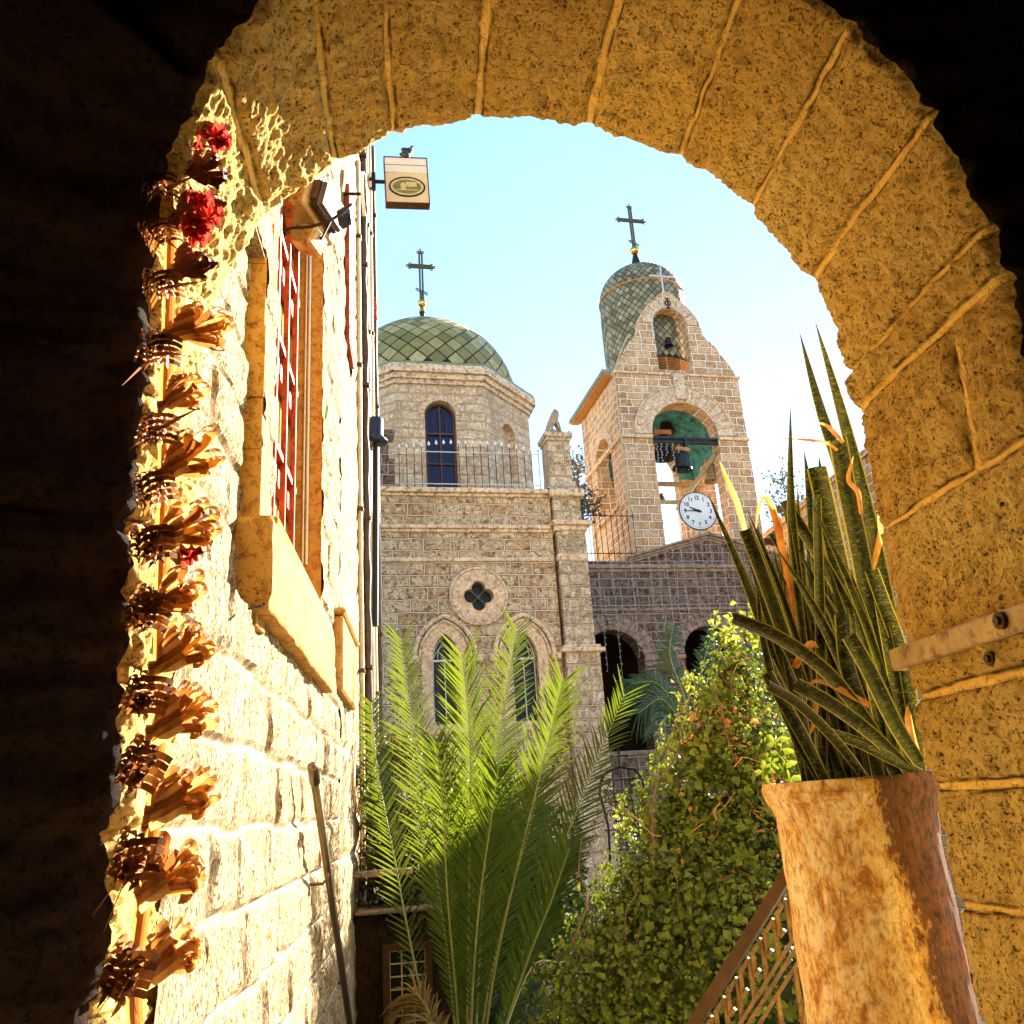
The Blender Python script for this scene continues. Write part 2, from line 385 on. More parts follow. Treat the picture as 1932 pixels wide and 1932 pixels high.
# ================================================================== SETTING
ZG = -4.2                                               # garden level; the eye is at z = 0, the landing at -1.6
YF = 3.0; ACX, ACZ, AR = .1556*YF, .5185*YF, .4208*YF    # arch: far edge, centre, radius
XL, XRJ = ACX-AR, ACX+AR
mb = MB(); mb.add([(-400,-400,ZG),(400,-400,ZG),(400,400,ZG),(-400,400,ZG)], [(0,1,2,3)])
tag(mb.build('ground', M_['soil']), kind='structure')
mb = MB(); mb.box(-2.8, 3.4, -3.2, 4.3, -1.8, -1.6); mb.box(-.95, 1.95, 4.3, 4.32, ZG, -1.6)
for i in range(15):                                     # stairs down to the garden
    z1 = -1.6-.17*(i+1); y0 = 4.32+.31*i
    if z1 > ZG: mb.box(-.95, 1.95, y0, y0+.34, ZG, z1)
tag(mb.build('paving', M_['pave']), kind='structure')
mb = MB(); mb.box(-.9, 14, 9.2, 19.6, ZG, ZG+.05)
tag(mb.build('courtyard_path', M_['pave']), kind='structure')

# the dark passage the picture is taken from
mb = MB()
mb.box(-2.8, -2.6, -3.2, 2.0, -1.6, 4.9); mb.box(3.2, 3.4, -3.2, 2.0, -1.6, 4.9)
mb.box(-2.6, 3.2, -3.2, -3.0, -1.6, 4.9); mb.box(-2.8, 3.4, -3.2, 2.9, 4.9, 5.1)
tag(mb.build('passage', M_['dark_shade']), kind='structure')

# ------------------------------------------------------------------ the archway
def nz(p, s, o=0.0): return noise.noise(Vector((p[0]*s+o, p[1]*s+o*.7, p[2]*s-o)))
def fbm(p, s, oct=4, o=0.0):
    a = 0; k = 1
    for i in range(oct): a += k*nz(p, s, o+i*9.1); s *= 2.03; k *= .55
    return a
def sstep(a, b, x):
    t = max(0, min(1, (x-a)/(b-a))); return t*t*(3-2*t)

def build_arch():
    H = ACZ+1.6; L = 2*H+math.pi*AR
    jn = []                                             # joint positions along the path, right foot to left foot
    for (u, v) in [(1665,1000),(1610,775),(1592,705),(1540,530),(1445,375),(1280,298),(1110,240),(900,225),(735,248),(625,300)]:
        p = onY(u, v, YF); x = p.x-ACX; z = p.z-ACZ
        s = (p.z+1.6) if z < 0 else H+AR*math.atan2(z, x)
        jn.append(s)
    p = onY(517, 430, YF); jn.append(H+AR*math.atan2(p.z-ACZ, p.x-ACX))
    for s in (H+AR*2.98, ): jn.append(s)
    for z in (.44-.16, -.02, -.38, -.75, -1.1, -1.4): jn.append(z+1.6)
    for z in (1.25, .85, .42, 0.0, -.4, -.8, -1.2): jn.append(L-(z+1.6))
    jn.sort()
    hw = {i: rnd.uniform(.010, .020) for i in range(len(jn))}
    ns = 1060; nt_ = 88
    S = [L*i/ns for i in range(ns+1)]
    offs = [rnd.uniform(-.010, .012) for _ in range(len(jn)+1)]
    tilt = [rnd.uniform(-.012, .012) for _ in range(len(jn)+1)]
    vcut = [rnd.uniform(2.3, 2.85) for _ in range(len(jn)+1)]
    def frame(s):
        if s < H: return Vector((XRJ, 0, -1.6+s)), Vector((1, 0, 0))
        if s > H+math.pi*AR: return Vector((XL, 0, ACZ-(s-H-math.pi*AR))), Vector((-1, 0, 0))
        a = (s-H)/AR; d = Vector((math.cos(a), 0, math.sin(a))); return Vector((ACX, 0, ACZ))+d*AR, d
    def ynear(s):
        q = sstep(H+AR*2.1, H+AR*3.3, s); return 2.07+.42*q
    vs = []; at = []; tn = []; tones = [rnd.random()**1.5 for _ in range(len(jn)+1)]
    import bisect
    for i, s in enumerate(S):
        P, Nn = frame(s); k = bisect.bisect(jn, s)
        yn = ynear(s)
        for j in range(nt_+1):
            t = j/nt_; y = yn+(YF-yn)*t
            q = P+Vector((0, y, 0))
            wob = .012*nz(q, 2.2, 3)+.007*nz(q, 11, 5)
            d = 9
            for kk in (k-1, k):
                if 0 <= kk < len(jn): d = min(d, abs(s+wob-jn[kk])-hw[kk]*(1+.5*nz(q, 3, 8)))
            if 2.35 < s < 2.95 or s > L-2.6 :            # one more upright joint inside some courses
                if k % 2 == (1 if s < H else 0): d = min(d, abs(y+wob*.7+.12*(s-2.6)*(1 if s < H else .2)-vcut[k])-.014)
            m = 1-sstep(-.004, .010, d)
            edge = sstep(0, .035, d)
            rg = .015*fbm(q, 7, 5, k*3.3)+.010*abs(nz(q, 24, 4))+.006*nz(q, 55, 2)
            f = offs[k]+tilt[k]*(t-.5)*2-rg*1.6-.010*edge
            dis = f*(1-m)+(.006+.003*nz(q, 8, 1))*m+.010*math.exp(-((d-.002)/.006)**2)*(.5+.9*nz(q, 5, 12))
            ch = 0                                       # worn outer edges
            ef = min(t, 1-t)*(YF-yn)
            ch += max(0, .045-ef)**2*16*(.8+.5*nz(q, 9, 20))+(max(0, .004+.012*fbm(q, 11, 4, 30)) if ef < .02 else 0)
            p = q+Nn*(dis+ch)
            p.y += .012*nz(q, 6, 40) if ef < .02 else 0
            vs.append(p); at.append(m); tn.append(max(0, min(1, tones[k]+.5*fbm(q, 1.6, 3, 50))))
    w_ = nt_+1
    fs = [(i*w_+j, i*w_+j+1, (i+1)*w_+j+1, (i+1)*w_+j) for i in range(ns) for j in range(nt_)]
    t = thing('stone_archway', 'rough yellow stone arch framing the courtyard view, shade painted on its inner face', 'archway', (ACX, 2.5, -1.6))
    # split: left jamb and springing, the rest
    cut = ns+1
    A = MB(); A.v = vs; A.f = fs; A.at = {'mortar': at, 'tone': tn}
    A.build('arch_lining', M_['arch'], t, smooth=True)
    for nmx, jj, rr, mt in (('inner_face', 0, [0,.015,.03,.05,.07,.1,.14,.2,.3,.6,1.2,2.2,3.6], M_['dark_shade']), ('outer_face', nt_, [0,.05,.3,1.0,3.4], M_['arch'])):
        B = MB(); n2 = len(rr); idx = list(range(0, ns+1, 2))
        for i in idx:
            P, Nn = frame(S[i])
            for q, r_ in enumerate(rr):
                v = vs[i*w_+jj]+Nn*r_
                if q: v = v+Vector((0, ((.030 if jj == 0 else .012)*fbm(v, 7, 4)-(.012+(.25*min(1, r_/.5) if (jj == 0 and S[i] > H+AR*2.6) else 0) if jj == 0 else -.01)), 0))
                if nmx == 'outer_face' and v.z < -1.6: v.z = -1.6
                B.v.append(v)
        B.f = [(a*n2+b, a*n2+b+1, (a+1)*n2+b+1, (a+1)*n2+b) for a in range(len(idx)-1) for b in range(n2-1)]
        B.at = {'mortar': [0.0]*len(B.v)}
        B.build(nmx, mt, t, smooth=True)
    return t
build_arch()

# iron band let into the right jamb, with round bolts
mb = MB(); a = onX(1690,1241,XRJ); b = onX(1932,1172,XRJ)
mb.box(XRJ-.048, XRJ+.02, 2.0, 3.03, .385, .462, bev=.006)
bt = thing('metal_strap', 'flat beige strap across the right jamb of the arch beside the snake plants', 'strap', (XRJ, 2.5, .42))
mb.build('strap_plate', M_['bronzep'], bt)
mb = MB(); p = onX(1908,1168,XRJ-.02); mb.tube([(XRJ-.062, p.y, .43), (XRJ-.046, p.y, .43)], .026, 16); mb.tube([(XRJ-.072, p.y, .43), (XRJ-.062, p.y, .43)], .014, 6)
mb.build('bolt', M_['railb'], bt)
mb = MB(); p = onX(1884,1242,XRJ-.012); mb.tube([(XRJ-.045, p.y, p.z), (XRJ+.01, p.y, p.z)], .022, 14); mb.tube([(XRJ-.054, p.y, p.z), (XRJ-.045, p.y, p.z)], .012, 6)
tag(mb.build('bolt_head', M_['railb'], origin=(XRJ, p.y, p.z)), 'single rusty bolt head in the stone just under the metal strap', 'bolt')

# ------------------------------------------------------------------ tall house wall on the left
WX = -.80
def wall_grid(xp, y0, y1, z0, z1, step, hole=None, ch=.33, seed=0, amp=1.0):
    """displaced coursed stone in a plane of constant x facing +x"""
    ny = max(2, int((y1-y0)/step)); nz_ = max(2, int((z1-z0)/step))
    rr = random.Random(seed+11); rows = {}
    def joints(k):
        if k not in rows:
            q = random.Random(k*7+seed); y = y0-q.uniform(0, .8)-1; js = []
            while y < y1+1: js.append(y); y += q.uniform(.45, 1.15)
            rows[k] = js
        return rows[k]
    vs = []; at = []
    for i in range(ny+1):
        y = y0+(y1-y0)*i/ny
        for j in range(nz_+1):
            z = z0+(z1-z0)*j/nz_
            q = Vector((xp, y, z)); wy = .02*nz(q, 2.5, 4); wz = .03*nz(q, 1.6, 9)
            zz = (z+wz)/ch; k = math.floor(zz); dz = min(zz-k, 1-(zz-k))*ch-.010
            dy = min(abs(y+wy-a) for a in joints(k))-.008
            d = min(dz, dy); m = 1-sstep(-.002, .016, d)
            off = (hash((k, sum(1 for a in joints(k) if a < y+wy))) % 97)/97*.02
            f = off+.018*fbm(q, 5, 4, 2)+.010*nz((0, y*22, z*5), 1, 3)+.012*sstep(0, .05, d)
            vs.append(Vector((xp+(f*(1-m)-.006*m)*amp, y, z))); at.append(m)
    w_ = nz_+1; fs = []
    for i in range(ny):
        yc = y0+(y1-y0)*(i+.5)/ny
        for j in range(nz_):
            zc = z0+(z1-z0)*(j+.5)/nz_
            if hole and any(h[0] < yc < h[1] and h[2] < zc < h[3] for h in hole): continue
            fs.append((i*w_+j, (i+1)*w_+j, (i+1)*w_+j+1, i*w_+j+1))
    return vs, at, fs
def add_grid(mb, g):
    k = len(mb.v); mb.v += g[0]; mb.f += [tuple(i+k for i in f) for f in g[2]]
    mb.at = mb.at or {'mortar': []}; mb.at['mortar'] += g[1]
house = thing('stone_house', 'tall sunlit stone house side on the left, with red shutters and a jutting stone sill', 'house', (WX, 9, ZG))
W1 = (4.56, 6.88, 1.55, 5.3)                             # first window: y0,y1,z0,z1
mb = MB()
add_grid(mb, wall_grid(WX, 2.86, 8.5, -2.6, 6.6, .028, [W1, (2.8, 4.19, .93, 2.95)], seed=3))
add_grid(mb, wall_grid(WX, 8.5, 15.0, -2.6, 13.4, .09, [(9.0, 10.0, 5.2, 7.6)], seed=5))
add_grid(mb, wall_grid(WX, 4.19, 8.5, 6.6, 13.4, .12, seed=6))
add_grid(mb, wall_grid(WX, 2.97, 15.0, ZG, -2.6, .15, seed=8))
add_grid(mb, wall_grid(WX-.085, 3.0, 4.2, .9, 3.0, .025, seed=9))
k = len(mb.v)
mb.box(-5, WX-.3, 4.25, 15.0, ZG, 13.5); mb.box(WX-.3, WX-.012, 14.96, 15.01, ZG, 13.4); mb.box(WX-.3, WX+.01, 4.2, 15.0, 13.4, 13.6)
mb.box(-5, WX-.12, 3.02, 4.25, ZG, 6.7); mb.box(WX-.12, WX+.008, 3.0, 4.25, 2.93, 2.965); mb.box(WX-.12, WX+.008, 3.0, 4.09, .90, .94)
mb.at['mortar'] += [0.0]*(len(mb.v)-k)
mb.build('wall', M_['jamb'], house, smooth=False)
mb = MB(); rr = random.Random(5)                        # the step in the wall, faces the viewer
z = .9
while z < 2.9:
    h = rr.uniform(.28, .5); mb.box(WX-.10, WX+.016+rr.uniform(0,.012), 4.160+rr.uniform(0, .010), 4.40, z+.001, min(z+h, 2.94)-.001, bev=.004); z += h
mb.at = {'mortar': [.0]*len(mb.v)}
mb.build('corner_stones', M_['smooth'], house)
mb = MB()                                               # recess of the first window
mb.box(-1.20, WX+.014, 6.88, 7.05, 1.5, 5.35); mb.box(-1.06, WX+.010, 4.42, 4.56, 1.5, 5.35)
mb.box(-1.10, -1.05, 4.56, 6.88, 1.5, 5.35); mb.box(-1.05, WX-.008, 4.40, 7.05, 5.30, 5.5)
mb.at = {'mortar': [.15]*len(mb.v)}
mb.build('window_reveal', M_['smooth'], house)
sill = MB()                                             # heavy stone sill
bmx = bmesh.new(); bmesh.ops.create_cube(bmx, size=1)
x0, x1, y0, y1, z0, z1 = -.90, -.70, 4.10, 7.10, .96, 1.42
for v in bmx.verts: v.co = Vector(((x0+x1)/2+v.co.x*(x1-x0), (y0+y1)/2+v.co.y*(y1-y0), (z0+z1)/2+v.co.z*(z1-z0)))
bmesh.ops.subdivide_edges(bmx, edges=[e for e in bmx.edges if abs((e.verts[0].co-e.verts[1].co).y) > 1], cuts=90, use_grid_fill=True)
bmesh.ops.subdivide_edges(bmx, edges=[e for e in bmx.edges if abs((e.verts[0].co-e.verts[1].co).z) > .3], cuts=12, use_grid_fill=True)
bmesh.ops.subdivide_edges(bmx, edges=[e for e in bmx.edges if abs((e.verts[0].co-e.verts[1].co).x) > .15], cuts=5, use_grid_fill=True)
for v in bmx.verts:
    c = v.co; d = Vector((fbm(c, 6, 3, 1), fbm(c, 6, 3, 7), fbm(c, 6, 3, 13)))*.010
    v.co = c+d
    if c.x > -.71 and (c.z > 1.40 or c.z < 1.0): v.co.x -= .010
sill.bm(bmx)
sill.box(-1.05, -.74, 4.50, 7.0, 1.42, 1.56, bev=.01)
sill.at = {'mortar': [0.0]*len(sill.v)}
sill.build('sill', M_['smooth'], house, smooth=True)
# red steel grille in the recess
gr = MB()
for z in (1.65, 2.45, 3.3, 4.15, 4.95): gr.box(-.99, -.95, 4.57, 6.6, z, z+.05); gr.box(-1.035, -.99, 4.57, 6.85, z-.16, z+.16)
for y in (4.60, 5.05, 5.5, 5.95, 6.4): gr.box(-.975, -.935, y, y+.035, 1.6, 5.25)
g_ = gr.build('window_grille', M_['red'], house); g_['label'] = 'red steel grille and shutters in the tall recessed window'
mb = MB(); mb.tube([(-.90, 6.86, 1.95), (-.90, 6.86, 3.6), (-.90, 6.86, 5.2)], .012, 6); mb.tube([(-.93, 6.86, 1.95), (-.93, 6.86, 5.2)], .008, 6)
mb.build('conduit', M_['ironl'], house)
# farther shutters, seen edge on
for (y0, y1, z0, z1, mt) in ((9.1, 9.75, 5.25, 7.5, 'red'), (12.2, 12.75, 3.95, 5.05, 'red')):
    mb = MB(); mb.box(WX+.01, WX+.07, y0, y1, z0, z1, bev=.006)
    for k in range(12): zz = z0+.06+(z1-z0-.12)*k/11; mb.box(WX+.07, WX+.082, y0+.05, y1-.05, zz-.025, zz+.02)
    mb.build('shutter', M_[mt], house)
mb = MB(); mb.box(WX-.01, WX+.09, 7.95, 9.6, 1.10, 1.78, bev=.02); mb.box(WX-.01, WX+.12, 7.9, 9.65, 1.78, 1.84, bev=.02)
mb.at = {'mortar': [0.1]*len(mb.v)}
mb.build('stone_panel', M_['smooth'], house)

# pipes and cables at the far end of the house wall
for (y, x, r, z0, z1, mt, nmx, lab) in (
    (10.9, .05, .035, -3.2, 9.4, 'pipe', 'wall_pipe', 'thin beige pipe nearest along the sunlit house wall'),
    (11.9, .07, .055, -3.0, 12.6, 'piped', 'cable_bundle', 'thick dark twisted cable bundle running up the far end of the house wall'),
    (12.9, .06, .045, -1.5, 12.8, 'pipe', 'wall_pipe', 'pale pipe right behind the dark cable bundle'),
    (13.8, .07, .04, -1.0, 12.9, 'pipe', 'wall_pipe', 'pale pipe second from the wall corner'),
    (14.7, .08, .06, -2.0, 13.0, 'piped', 'drainpipe', 'dark brown drainpipe at the very corner of the house')):
    mb = MB(); pts = []
    n = 60 if mt == 'piped' else 16
    for i in range(n+1):
        z = z0+(z1-z0)*i/n; pts.append((WX+x+.012*nz((0, y, z), .8, 2), y+.03*nz((0, y, z), .6, 5), z))
    mb.tube(pts, [r*(1+(.25*math.sin(i*1.9) if nmx == 'cable_bundle' else 0)) for i in range(n+1)], 10)
    t = thing(nmx, lab, 'cable' if nmx == 'cable_bundle' else 'pipe', (WX, y, z0))
    mb.build('conduit', M_[mt], t, smooth=True)
    z = z0+.7
    while z < z1: mb = MB(); mb.box(WX-.01, WX+x+r+.01, y-r-.03, y+r+.03, z, z+.045); mb.build('clamp', M_['railb'], t); z += 2.1

# ------------------------------------------------------------------ left handrail on brackets
hr = thing('wall_handrail', 'dark steel handrail with rounded end bracketed to the sunlit wall, sloping down', 'handrail', (WX, 5.5, .3))
X_ = -.67; P0 = onX(590,1447,X_); P1 = onX(668,1990,X_); P0 = Vector((X_, P0.y, P0.z)); P1 = Vector((X_, P1.y, P1.z))
mb = MB(); mb.tube([P0, P0.lerp(P1, .5), P1], .026, 16, M=None); mb.build('rail', M_['steel'], hr, smooth=True)
mb = MB(); d = (P1-P0).normalized(); mb.tube([P0-d*.03, P0-d*.012, P0, P0+d*.14], [.012,.03,.034,.034], 16); mb.build('end_cap', M_['steel'], hr, smooth=True)
for k in (.28, .86):
    p = P0.lerp(P1, k); mb = MB()
    mb.tube([p, p+Vector((0,0,-.06)), p+Vector((-.03,0,-.09)), p+Vector((-.15,0,-.09))], .011, 8); mb.tube([p+Vector((-.12,0,-.09)), p+Vector((-.15,0,-.09))], .03, 12)
    mb.build('bracket', M_['steel'], hr, smooth=True)
for (u, v) in ((478,1148),(455,1398)):
    p = onX(u, v, WX-.085 if u < 470 else -.71); q = onX(u-28, v+4, WX-.02)
    mb = MB(); mb.tube([p+Vector((-.02,0,0)), p+Vector((.05,-.06,-.004)), p+Vector((.06,-.09,-.002))], .006, 6)
    tag(mb.build('iron_nail', M_['iron'], origin=tuple(p)), 'iron nail sticking out of the '+('near end of the heavy stone sill' if u > 470 else 'wall below the palm weaving'), 'nail')

# ------------------------------------------------------------------ big floodlight housing, cables, disc, lamp, sign, pigeon
fl = thing('floodlight', 'large boxy beige floodlight hanging under the arch beside the red grille', 'floodlight', (WX, 5.8, 4.9))
mb = MB()
def q4(u, v, Y): return onY(u, v, Y)
FY = 6.2
fr = [q4(618,312,FY), q4(682,345,FY), q4(684,405,FY), q4(628,462,FY), q4(545,432,FY-.3), q4(560,378,FY-.3)]
def slab(mb, poly, depth):
    m = len(poly); n = (poly[1]-poly[0]).cross(poly[2]-poly[0]).normalized()
    if n.y < 0: n = -n
    b = [p+n*depth for p in poly]
    mb.add(list(poly)+b, [tuple(range(m))[::-1], tuple(range(m, 2*m))]+[(i, (i+1) % m, (i+1) % m+m, i+m) for i in range(m)])
hb = onY(590,395,FY)
Mh = Matrix.Translation(hb) @ Matrix.Rotation(R(12), 4, 'Y') @ Matrix.Rotation(R(-20), 4, 'Z')
mb.box(-.22, .10, -.28, .28, -.17, .17, M=Mh, bev=.02)
mb.build('housing', M_['bronzep'], fl)
mb = MB(); mb.box(.10, .20, -.2, .2, -.12, .14, M=Mh, bev=.03); mb.box(.11, .16, -.23, -.2, -.08, .10, M=Mh)
for k in range(3): mb.box(.11+k*.03, .118+k*.03, -.21, .21, -.13, .15, M=Mh)
mb.build('cooling_fins', M_['piped'], fl)
mb = MB(); mb.tube([Mh @ Vector((-.2, 0, -.17)), Mh @ Vector((-.2, 0, -.3)), Mh @ Vector((.16, 0, -.30)), Mh @ Vector((.2, 0, -.12))], .014, 8)
mb.build('mounting_arm', M_['iron'], fl)
mb = MB(); mb.box(.0, .22, -.1, .12, -.37, -.20, M=Mh @ Matrix.Rotation(R(15), 4, 'Y'), bev=.02); mb.build('ballast_box', M_['bronzep'], fl)
cm = thing('small_camera', 'small purple and grey security camera under the floodlight', 'camera', tuple(onY(650,410,6.1)))
p = onY(650,412,6.05); mb = MB(); mb.box(-.05, .05, -.1, .08, -.035, .035, M=Matrix.Translation(p) @ Matrix.Rotation(R(-35), 4, 'Y'), bev=.01); mb.build('camera_body', M_['purple'], cm)
mb = MB(); mb.tube([p+Vector((.05,-.02,-.03)), p+Vector((.0,0,.05)), p+Vector((-.02,.05,.14))], .01, 6); mb.build('bracket', M_['iron'], cm)
# black cable from the grille to the floodlight
mb = MB(); pts = [onY(x_, y_, 5.9) for (x_, y_) in ((530,434),(552,430),(585,428),(620,418),(645,402),(662,385))]
mb.tube([pts[0]+Vector((-.10,0,-.12)), pts[0]+Vector((-.08,0,0))]+pts, .013, 7)
mb.build('hook', M_['iron'], fl)
# round disc seen edge-on
p = onX(686,366,-.55); dp = thing('round_sign', 'round white sign seen nearly edge-on above the floodlight at the wall corner', 'sign', tuple(p))
mb = MB(); mb.tube([p+Vector((-.02, 0, 0)), p+Vector((.02, 0, 0))], .26, 28, M=None); mb.build('disc', M_['white'], dp)
mb = MB()
for rr_ in (.235, .12):
    mb.tube([p+Vector((.024, rr_*math.cos(a*.262), rr_*math.sin(a*.262))) for a in range(24)], .012, 5, closed=True)
mb.bar(p+Vector((.022,-.08,-.06)), p+Vector((.022,.08,.06)), .01, .03)
mb.build('painted_ring', M_['railb'], dp)
mb = MB(); mb.tube([p, (WX, p.y, p.z)], .02, 8); mb.build('bracket', M_['iron'], dp)

sg = thing('lightbox_sign', 'square cream lightbox sign with an oval picture, projecting from the house corner against the sky', 'sign', tuple(onY(767,345,13)))
c0 = onY(767,345,13); Ms = Matrix.Translation(c0) @ Matrix.Rotation(R(4), 4, 'Z') @ Matrix.Rotation(R(-1.5), 4, 'Y')
mb = MB(); mb.box(-.38, .38, -.06, .10, -.47, .17, M=Ms, bev=.01); mb.build('box', M_['plain_cream'], sg)
mb = MB(); mb.box(-.38, .38, -.062, .10, .172, .50, M=Ms, bev=.01); mb.build('top_panel', M_['cream2'], sg)
mb = MB(); mb.box(-.392, -.378, -.07, .11, -.48, .51, M=Ms); mb.box(.378, .392, -.07, .11, -.48, .51, M=Ms); mb.box(-.378, .378, -.07, .11, -.484, -.472, M=Ms); mb.box(-.378, .378, -.07, .11, .502, .512, M=Ms); mb.box(-.378, .378, -.068, -.06, .332, .338, M=Ms)
mb.build('edge_trim', M_['railb'], sg)
ell = lambda a, b, n=32, cx=0, cz=0: [(cx+a*math.cos(2*math.pi*i/n), cz+b*math.sin(2*math.pi*i/n)) for i in range(n)]
mb = MB(); mb.poly(ell(.325,.215,cz=-.14), [ell(.295,.188,cz=-.14)], -.075, -.06, M=Ms); mb.build('oval_rim', M_['black'], sg)
mb = MB(); mb.poly(ell(.294,.187,cz=-.14), [ell(.255,.15,cz=-.14)], -.071, -.06, M=Ms); mb.build('oval_border', M_['olivel'], sg)
mb = MB(); mb.poly(ell(.254,.149,cz=-.14), [], -.069, -.06, M=Ms); mb.build('picture', M_['olive'], sg)
mb = MB(); mb.box(-.02, .17, -.076, -.069, -.14, -.04, M=Ms); mb.poly(arc(-.07, -.10, .045, 0, 180, 10), [], -.076, -.069, M=Ms); mb.box(-.115, -.025, -.076, -.069, -.2, -.1, M=Ms); mb.box(-.2, .2, -.074, -.069, -.215, -.20, M=Ms)
mb.build('picture_buildings', M_['olivel'], sg)
mb = MB(); mb.tube([Ms @ Vector((-.39, .02, .02)), Ms @ Vector((-.56, .02, .02))], .035, 8); mb.box(-.62, -.55, -.06, .10, -.12, .16, M=Ms); mb.tube([Ms @ Vector((-.58,.02,.1)), (WX, c0.y+.1, c0.z+.1)], .03, 8); mb.tube([Ms @ Vector((-.58,.02,-.1)), (WX, c0.y+.1, c0.z-.12)], .02, 8)
mb.build('bracket', M_['iron'], sg)

def skin(nodes, edges, name, mat, parent=None, M=None, sub=2, origin=None):
    """one continuous body grown from a skeleton with the skin modifier"""
    me = bpy.data.meshes.new(name); me.from_pydata([Vector(n[0]) for n in nodes], edges, [])
    ob = bpy.data.objects.new(name, me); COL.objects.link(ob)
    ob.modifiers.new('s', 'SKIN')
    for i, n in enumerate(nodes):
        r_ = n[1]; me.skin_vertices[0].data[i].radius = (r_, r_) if not isinstance(r_, tuple) else r_
    me.skin_vertices[0].data[0].use_root = True
    sb = ob.modifiers.new('u', 'SUBSURF'); sb.levels = sub; sb.render_levels = sub
    dg = bpy.context.evaluated_depsgraph_get(); m2 = bpy.data.meshes.new_from_object(ob.evaluated_get(dg))
    b = MB(); b.v = [v.co.copy() for v in m2.vertices]; b.f = [tuple(p.vertices) for p in m2.polygons]
    bpy.data.objects.remove(ob); bpy.data.meshes.remove(m2)
    return b.build(name, mat, parent, M=M, origin=origin, smooth=True)

pp = Ms @ Vector((.06, .0, .512))
Mp = Matrix.Translation(pp) @ Matrix.Rotation(R(15), 4, 'Z') @ Matrix.Scale(1.4, 4)
pg = thing('pigeon', 'grey pigeon perched on top of the cream lightbox sign, facing right', 'pigeon', tuple(pp))
skin([((-.01,0,.11), .055), ((.03,0,.15), .045), ((.045,0,.19), .025), ((.05,0,.22), .026), ((.085,0,.222), .006), ((-.04,0,.07), .045), ((-.075,0,.03), .022), ((-.11,0,-.02), .014)],
     [(0,1),(1,2),(2,3),(3,4),(0,5),(5,6),(6,7)], 'body', M_['pigeon'], pg, Mp)
mb = MB()
for s_ in (-.02, .02): mb.tube([(.0, s_, .08), (.005, s_, .0), (.035, s_, .002)], .004, 5)
mb.build('feet', M_['red'], pg, M=Mp)
mb = MB()
for s_ in (-1, 1): mb.ball((-.035, s_*.045, .10), .06, 10, (1.25, .18, .75))
mb.build('wings', M_['bronze'], pg, M=Mp, smooth=True)

# small dark blue lamp hanging at the corner
p = onX(709,812,-.6); lp = thing('corner_lamp', 'small navy wall lamp with crimped top at the house corner by the drum', 'lamp', tuple(p))
mb = MB(); mb.lathe([(.0,.20),(.11,.19),(.12,.12),(.11,-.1),(.17,-.16),(.18,-.2),(.0,-.2)], 20, p); mb.build('shade', M_['purple'], lp, smooth=True)
mb = MB(); mb.tube([p+Vector((0,0,-.2)), p+Vector((-.02,0,-1.4)), p+Vector((-.05,0,-3.0))], .05, 8); mb.tube([p, (WX, p.y, p.z)], .03, 6); mb.build('stem', M_['black'], lp)
for (u, v, Y, lab) in ((712,580,14.2,'orange iron bracket sticking out of the wall corner below the sign'), (700,965,14.0,'orange iron bracket on the wall corner beside the church cornice')):
    p = onY(u, v, Y); mb = MB(); mb.box(WX, p.x, Y-.03, Y+.03, p.z-.03, p.z+.03); mb.box(p.x-.02, p.x, Y-.05, Y+.05, p.z-.06, p.z+.06); mb.box(WX+.10, WX+.16, Y-.08, Y+.08, p.z-.22, p.z+.16)
    tag(mb.build('wall_bracket', M_['red'], origin=tuple(p)), lab, 'bracket')
# ================================================================== CHURCH (church frame: s along the front, n away, z up)
def CM(s, n, z): return CH @ Matrix.Translation((s, n, z))
church = thing('church', 'stone church with green scaled dome, lancet windows and a quatrefoil', 'church', CM(3.5, 22, ZG))
quat = []
for i in range(64):
    th = 2*math.pi*i/64; best = 0
    for k in range(4):
        a = math.pi/2*k; cx_, cz_ = .185*math.cos(a), .185*math.sin(a); b = cx_*math.cos(th)+cz_*math.sin(th); c = cx_*cx_+cz_*cz_-.165**2
        dd = b*b-c
        if dd > 0: best = max(best, b+math.sqrt(dd))
    quat.append((3.80+best*math.cos(th), 4.85+best*math.sin(th)))
WA, WB = 2.95, 4.83
circ = lambda cx, cz, r, n=32: [(cx+r*math.cos(2*math.pi*i/n), cz+r*math.sin(2*math.pi*i/n)) for i in range(n)]
mb = MB()
mb.poly([(-1.5, ZG), (5.75, ZG), (5.75, 7.36), (-1.5, 7.36)], [quat, pointed(WA, .30, 1.9, 3.38, .58), pointed(WB, .30, 1.9, 3.38, .58)], 20.0, 20.45)
mb.box(6.1, 6.45, 20.46, 30, ZG, 7.36); mb.box(-1.5, -1.2, 20.46, 30, ZG, 7.36); mb.box(-1.19, 6.09, 29.7, 30, ZG, 7.36)
mb.build('wall', M_['church'], church, CH)
mb = MB(); mb.box(-1.5, 6.44, 20.1, 29.9, 7.362, 7.45); mb.build('terrace_floor', M_['pave'], church, CH)
mb = MB(); mb.box(-1.1, 6.0, 20.9, 21.0, 1.5, 7.3); mb.build('dark_interior', M_['black'], church, CH)
